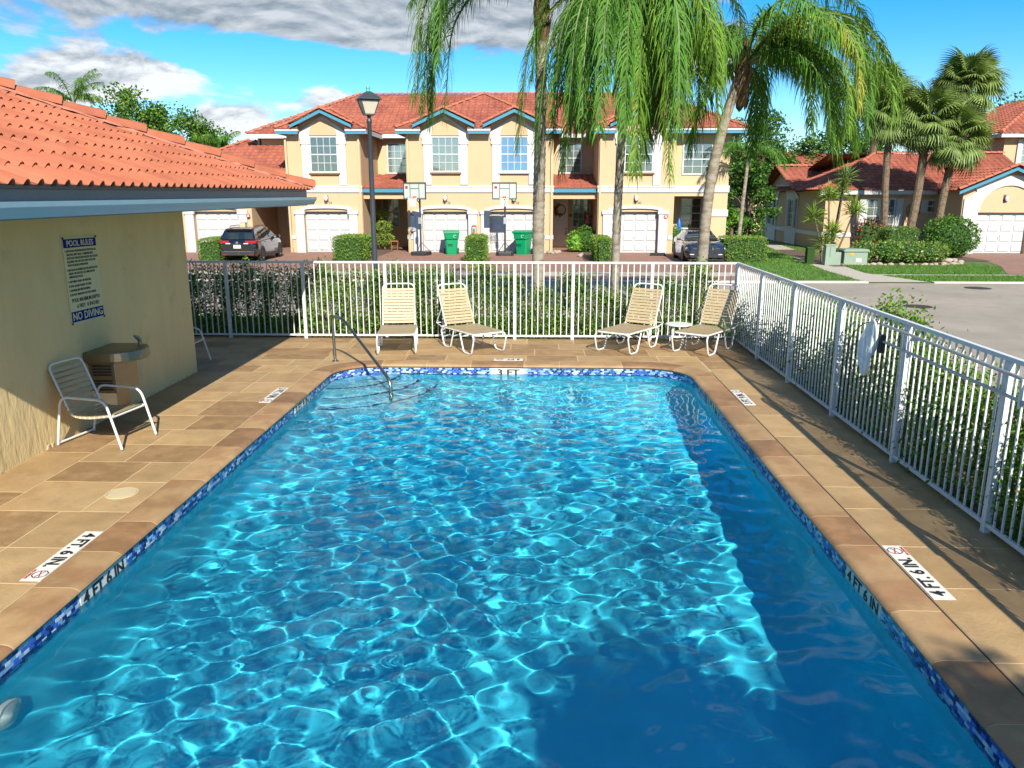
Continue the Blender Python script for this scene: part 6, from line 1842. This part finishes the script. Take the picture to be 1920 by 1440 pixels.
# ================================================================ street furniture and yard things
def hoop(loc, rz, label):
    t = thing('basketball_hoop', (0, 0, 0), label, 'basketball hoop', 'basketball hoops on the drives')
    B = lambda n_, mb, m, p=t, **k: build(n_, mb, m, p, local=True, **k)
    B('base', MB().slab([(-.42, -.2), (-.3, -.42), (.3, -.42), (.42, -.2), (.36, .5), (-.36, .5)], -.03, .17), 'plastic_black', bevel=.04)
    B('pole', MB().tube([(0, .05, .1), (0, .05, 2.75)], .045, 10), 'lamp_metal', smooth=60)
    for sg in (-1, 1): B('strut', MB().tube([(0, .05, .62), (sg * .32, .38, .16)], .014, 6), 'lamp_metal')
    B('height_adjuster', MB().box(-.07, .07, -.03, .05, 1.45, 1.75), 'pole_grey', bevel=.01)
    for z in (2.62, 2.95): B('arm', MB().tube([(0, .05, z - .22), (0, -.42, z)], .022, 6), 'lamp_metal')
    bd = B('backboard', MB().box(-.54, .54, -.50, -.475, 2.60, 3.32), 'acrylic')
    f_ = MB()
    for a_ in ((-.56, .56, 3.31, 3.345), (-.56, .56, 2.575, 2.61)): f_.box(a_[0], a_[1], -.515, -.46, a_[2], a_[3])
    for a_ in ((-.565, -.525), (.525, .565)): f_.box(a_[0], a_[1], -.514, -.461, 2.58, 3.34)
    B('edge_frame', f_, 'plastic_black', bd)
    l_ = MB()
    for x in (-.24, .21): l_.box(x, x + .03, -.506, -.501, 2.62, 3.30)
    l_.box(-.21, .21, -.5065, -.5005, 3.05, 3.08); l_.box(-.52, .52, -.5062, -.5008, 3.27, 3.295); l_.box(-.52, .52, -.5062, -.5008, 2.625, 2.65)
    B('printed_lines', l_, 'board_green', bd)
    for sg in (-1, 1): B('back_strut', MB().tube([(sg * .16, -.47, 3.02), (0, -.40, 2.72)], .018, 6), 'plastic_black', bd)
    B('logo', MB().box(-.46, -.34, -.506, -.501, 3.06, 3.18), 'ink_red', bd)
    rm = B('rim', MB().tube([(.225 * math.cos(R(a_)), -.76 + .225 * math.sin(R(a_)), 2.68) for a_ in range(0, 360, 18)], .011, 6, closed=True), 'rim_red')
    B('rim_plate', MB().box(-.07, .07, -.55, -.501, 2.62, 2.72), 'rim_red', rm)
    nt2 = MB(); n_ = 12
    for i in range(n_):
        for sg in (-1, 1):
            a0 = 2 * math.pi * i / n_; pts = []
            for k in range(5):
                a_ = a0 + sg * k * math.pi / n_; r_ = .225 - .10 * (k / 4) ** .7; pts.append((r_ * math.cos(a_), -.76 + r_ * math.sin(a_), 2.67 - k * .10))
            nt2.tube(pts, .006, 3, caps=False)
    B('net', nt2, 'net_white', rm)
    t.location = loc; t.rotation_euler = (0, 0, rz)
    return t


hoop((-5.58, 37.75, -.04), R(-16), 'basketball hoop on a black base beside the porch with the topiary')
hoop((-1.57, 37.75, -.04), 0, 'basketball hoop casting its shadow on a garage next to the grey palm trunk')


def bin_(loc, rz, label):
    t = thing('wheeled_bin', (0, 0, 0), label, 'bin', 'green wheeled bins before the garages'); B = lambda n_, mb, m, p=t, **k: build(n_, mb, m, p, local=True, **k)
    mb = MB(); rows = []
    for z, w, d0, d1 in ((.0, .24, -.25, .24), (.12, .25, -.27, .26), (.66, .28, -.31, .33), (.68, .30, -.36, .35), (.92, .33, -.40, .38)):
        rows.append([(-w, d0 + .05, z), (-w + .05, d0, z), (w - .05, d0, z), (w, d0 + .05, z), (w, d1 - .05, z), (w - .05, d1, z), (-w + .05, d1, z), (-w, d1 - .05, z)])
    mb.grid(rows, True); mb.quad(*rows[0][::-1]); bd = B('body', mb, 'bin_green', smooth=25)
    B('rim', MB().box(-.36, .36, -.43, .41, .92, .97), 'bin_green', bevel=.02)
    ld = MB(); rows = []
    for k, (s_, z) in enumerate(((1, .972), (.99, 1.0), (.9, 1.035), (.6, 1.05))): rows.append([(x * s_, y * s_, z) for x, y in ((-.37, -.44), (.37, -.44), (.37, .42), (-.37, .42))])
    ld.grid(rows, True); ld.quad(*rows[-1]); B('lid', ld, 'bin_green', smooth=30)
    B('handle', MB().tube(bend([(-.24, .38, .90), (-.24, .50, .95), (.24, .50, .95), (.24, .38, .90)], .05), .018, 8), 'bin_green', smooth=60)
    B('front_rib', MB().box(-.17, .05, -.352, -.30, .47, .52).box(-.17, .05, -.345, -.29, .40, .43), 'bin_green', bd)
    B('emblem', MB().tube([(.14 + .06 * math.cos(R(a_)), -.395, .80 + .06 * math.sin(R(a_))) for a_ in range(20, 320, 25)], .008, 4), 'marker_white', bd)
    for sg in (-1, 1):
        mt = frame_mtx((sg * .30, .28, .125), (0, 1, 0), (0, 0, 1)); B('wheel', MB().lathe([(.05, -.03), (.12, -.03), (.125, 0), (.12, .03), (.05, .03)], 16, mtx=mt), 'tyre', smooth=40)
    B('axle', MB().tube([(-.3, .28, .125), (.3, .28, .125)], .015, 6), 'iron')
    t.location = loc; t.rotation_euler = (0, 0, rz); t.scale = (1.08, 1.08, 1.08)


bin_((-4.18, 38.45, -.04), R(8), 'green wheeled bin with a white emblem in front of the garage beside the hoop shadow')
bin_((-.72, 38.5, -.04), R(-24), 'green wheeled bin turned sideways beside the grey palm trunk')

# street lamp
lx, ly = -3.62, 17.55
lp = thing('street_lamp', (lx, ly, -.05), 'dark grey lamp post with a four sided lantern and green finial', 'street lamp')
build('base', MB().lathe([(.14, -.05), (.14, .12), (.09, .3), (.075, .5)], 16, (lx, ly, 0)), 'lamp_metal', lp, smooth=40)
build('pole', MB().lathe([(.062, .3), (.058, 2.5), (.046, 4.25), (.06, 4.27), (.06, 4.32), (.035, 4.36), (.05, 4.42)], 16, (lx, ly, 0)), 'lamp_metal', lp, smooth=40)
LM = Matrix.Translation((lx, ly, 0)) @ Matrix.Rotation(R(24), 4, 'Z')
ln_ = build('lantern', MB().box(-.105, .105, -.105, .105, 4.415, 4.445, LM).box(-.20, .20, -.20, .20, 4.705, 4.73, LM), 'lamp_metal', lp)
for k in range(4):
    q = LM @ Matrix.Rotation(R(90 * k), 4, 'Z'); a_, b_ = (.098, 4.446), (.182, 4.704)
    build('pane', MB().quad(*[q @ Vector(p) for p in ((-a_[0], -a_[0], a_[1]), (a_[0], -a_[0], a_[1]), (b_[0], -b_[0], b_[1]), (-b_[0], -b_[0], b_[1]))]), 'lamp_glass', ln_)
    build('bar', MB().tube([q @ Vector((-.102, -.102, 4.44)), q @ Vector((-.188, -.188, 4.71))], .011, 5), 'lamp_metal', ln_)
rows = [[LM @ Vector((sx * w, sy * w, z)) for sx, sy in ((-1, -1), (1, -1), (1, 1), (-1, 1))] for w, z in ((.245, 4.728), (.235, 4.745), (.09, 4.87), (.04, 4.90))]
cp2 = MB(); cp2.grid(rows, True); cp2.quad(*rows[-1]); cp2.quad(*rows[0][::-1]); build('cap', cp2, 'lamp_metal', lp)
build('finial', MB().lathe([(.04, 4.895), (.035, 4.96), (.045, 4.965), (.03, 5.01), (.001, 5.02)], 12, (lx, ly, 0)), 'copper_green', lp, smooth=40)

# utility boxes
ua = thing('utility_pedestal', (11.85, 32.9, 0), 'tall pale green utility pedestal at the path corner', 'utility box')
build('case', MB().box(11.65, 12.05, 32.75, 33.1, -.04, .74), 'utility_green', ua, bevel=.02); build('hood', MB().box(11.62, 12.08, 32.72, 33.13, .74, .80), 'utility_green', ua, bevel=.02); build('side_case', MB().box(12.06, 12.32, 32.85, 33.1, -.04, .48), 'utility_green', ua, bevel=.015); build('door_seam', MB().box(11.82, 11.83, 32.742, 32.75, .3, .7), 'iron', ua)
ub2 = thing('transformer_box', (13.0, 33.3, 0), 'squat green transformer box with orange warning sticker', 'utility box')
build('case', MB().box(12.5, 13.45, 33.0, 33.7, -.03, .50), 'utility_green', ub2, bevel=.02); build('lid', MB().prism([(12.46, .50), (12.46, .54), (12.52, .60), (13.43, .60), (13.49, .54), (13.49, .50)], 32.95, 33.74), 'utility_green', ub2)
build('warning_sticker', MB().box(12.72, 12.88, 32.985, 32.999, .34, .44), 'sticker_orange', ub2); build('label_plate', MB().box(12.98, 13.2, 32.985, 32.999, .08, .22), 'marker_white', ub2); build('pad', MB().box(12.4, 13.65, 32.9, 33.8, -.05, -.0), 'concrete', ub2)
uc = thing('utility_pedestal', (11.25, 33.4, 0), 'dark green utility post half hidden behind the pale pedestal', 'utility box'); build('case', MB().box(11.1, 11.4, 33.3, 33.6, -.04, .6), 'leaf_dark', uc, bevel=.02); build('cap', MB().box(11.08, 11.42, 33.28, 33.62, .6, .65), 'leaf_dark', uc)
# manhole covers
for x, y, r_, lab in ((9.84, 20.7, .32, 'iron manhole cover in the road close to the hedge'), (13.6, 24.9, .34, 'iron manhole cover in the road close to the far kerb')):
    t = thing('manhole_cover', (x, y, -.044), lab, 'manhole cover'); build('ring', MB().lathe([(r_ * 1.12, -.004), (r_ * 1.12, .004), (r_, .005), (r_, .002)], 28, (x, y, -.042), caps=False), 'iron', t)
    build('lid', MB().lathe([(r_ * .98, -.004), (r_ * .98, .004), (.001, .005)], 28, (x, y, -.042)), 'iron', t)
    rb3 = MB()
    for k in range(-3, 4): rb3.box(x - math.sqrt(max(.001, (r_ * .85) ** 2 - (k * r_ * .24) ** 2)), x + math.sqrt(max(.001, (r_ * .85) ** 2 - (k * r_ * .24) ** 2)), y + k * r_ * .24 - .012, y + k * r_ * .24 + .012, -.04, -.034)
    build('tread', rb3, 'iron', t)
# stones edging the bed
rnd = random.Random(41)


def stone(x, y, s_, lab, grp):
    mb = MB(); rows = []; ph_ = rnd.uniform(0, 6)
    for j in range(6):
        e_ = R(-70 + 155 * j / 5); rows.append([(x + s_ * (1 + .18 * math.sin(2 * R(a_) + ph_)) * math.cos(e_) * math.cos(R(a_)) , y + s_ * .75 * (1 + .15 * math.cos(3 * R(a_) + ph_)) * math.cos(e_) * math.sin(R(a_)), -.03 + s_ * .6 * (math.sin(e_) + .5)) for a_ in range(0, 360, 40)])
    mb.grid(rows, True); mb.quad(*rows[-1]); tag(build('edging_stone', mb, 'stone', smooth=45), lab, 'stone', grp)


for i in range(20): stone(13.4 + i * .21 + rnd.uniform(-.05, .05), 32.75 + rnd.uniform(-.12, .12) + max(0, i - 14) * .12, rnd.uniform(.06, .17), 'pale rough stone edging the bed by the transformer box', 'stones edging the corner bed')
for i in range(7): stone(17.55 + rnd.uniform(-.25, .3), 34.2 + i * .16, rnd.uniform(.10, .19), 'pale rough stone heaped beside the big round bush', 'stones by the round bush')
for i in range(6): stone(.72 + rnd.uniform(-.2, .3), 38.6 + i * .18, rnd.uniform(.10, .18), 'pale rough stone by the bay corner near the wreath porch', 'stones by the porch path')
for i in range(6): stone(2.0 + rnd.uniform(-.1, .15), 36.8 + i * .3, rnd.uniform(.08, .15), 'pale rough stone edging the bed beside the porch bush', 'stones by the porch bush')
hs_ = thing('hose_reel', (18.05, 41.2, 0), 'coiled bright green garden hose behind the low bushes', 'hose'); hp = []
for i in range(90): a_ = i * .42; hp.append((18.05 + (.30 - .0012 * i) * math.cos(a_), 41.1 + .06 * math.sin(a_ * .3), .72 + (.30 - .0012 * i) * math.sin(a_)))
build('hose', MB().tube(hp, .022, 6), 'hose_green', hs_, smooth=60); build('hanger', MB().box(17.98, 18.12, 41.1, 42.2, .9, .95).box(18.0, 18.1, 41.05, 41.15, -.04, .9), 'iron', hs_)
ws = thing('wheel_stop', (5.65, 37.9, 0), 'dark rubber wheel stop behind the coupe', 'wheel stop'); build('block', MB().prism([(5.25, -.04), (5.28, .10), (5.95, .10), (5.98, -.04)], 37.6, 37.8), 'tyre', ws, bevel=.02); build('bolt', MB().lathe([(.03, .1), (.03, .115)], 8, (5.6, 37.7, 0)), 'iron', ws)

# tree standing behind the viewer; its crown shades the near end of the pool
tree('leafy_tree', (4.25, -6.5, -.05), 7.5, 1.8, 1.5, 7500, .24, 'broad leaved tree outside the side fence whose crown shades the near end of the pool', 91, low=.55)
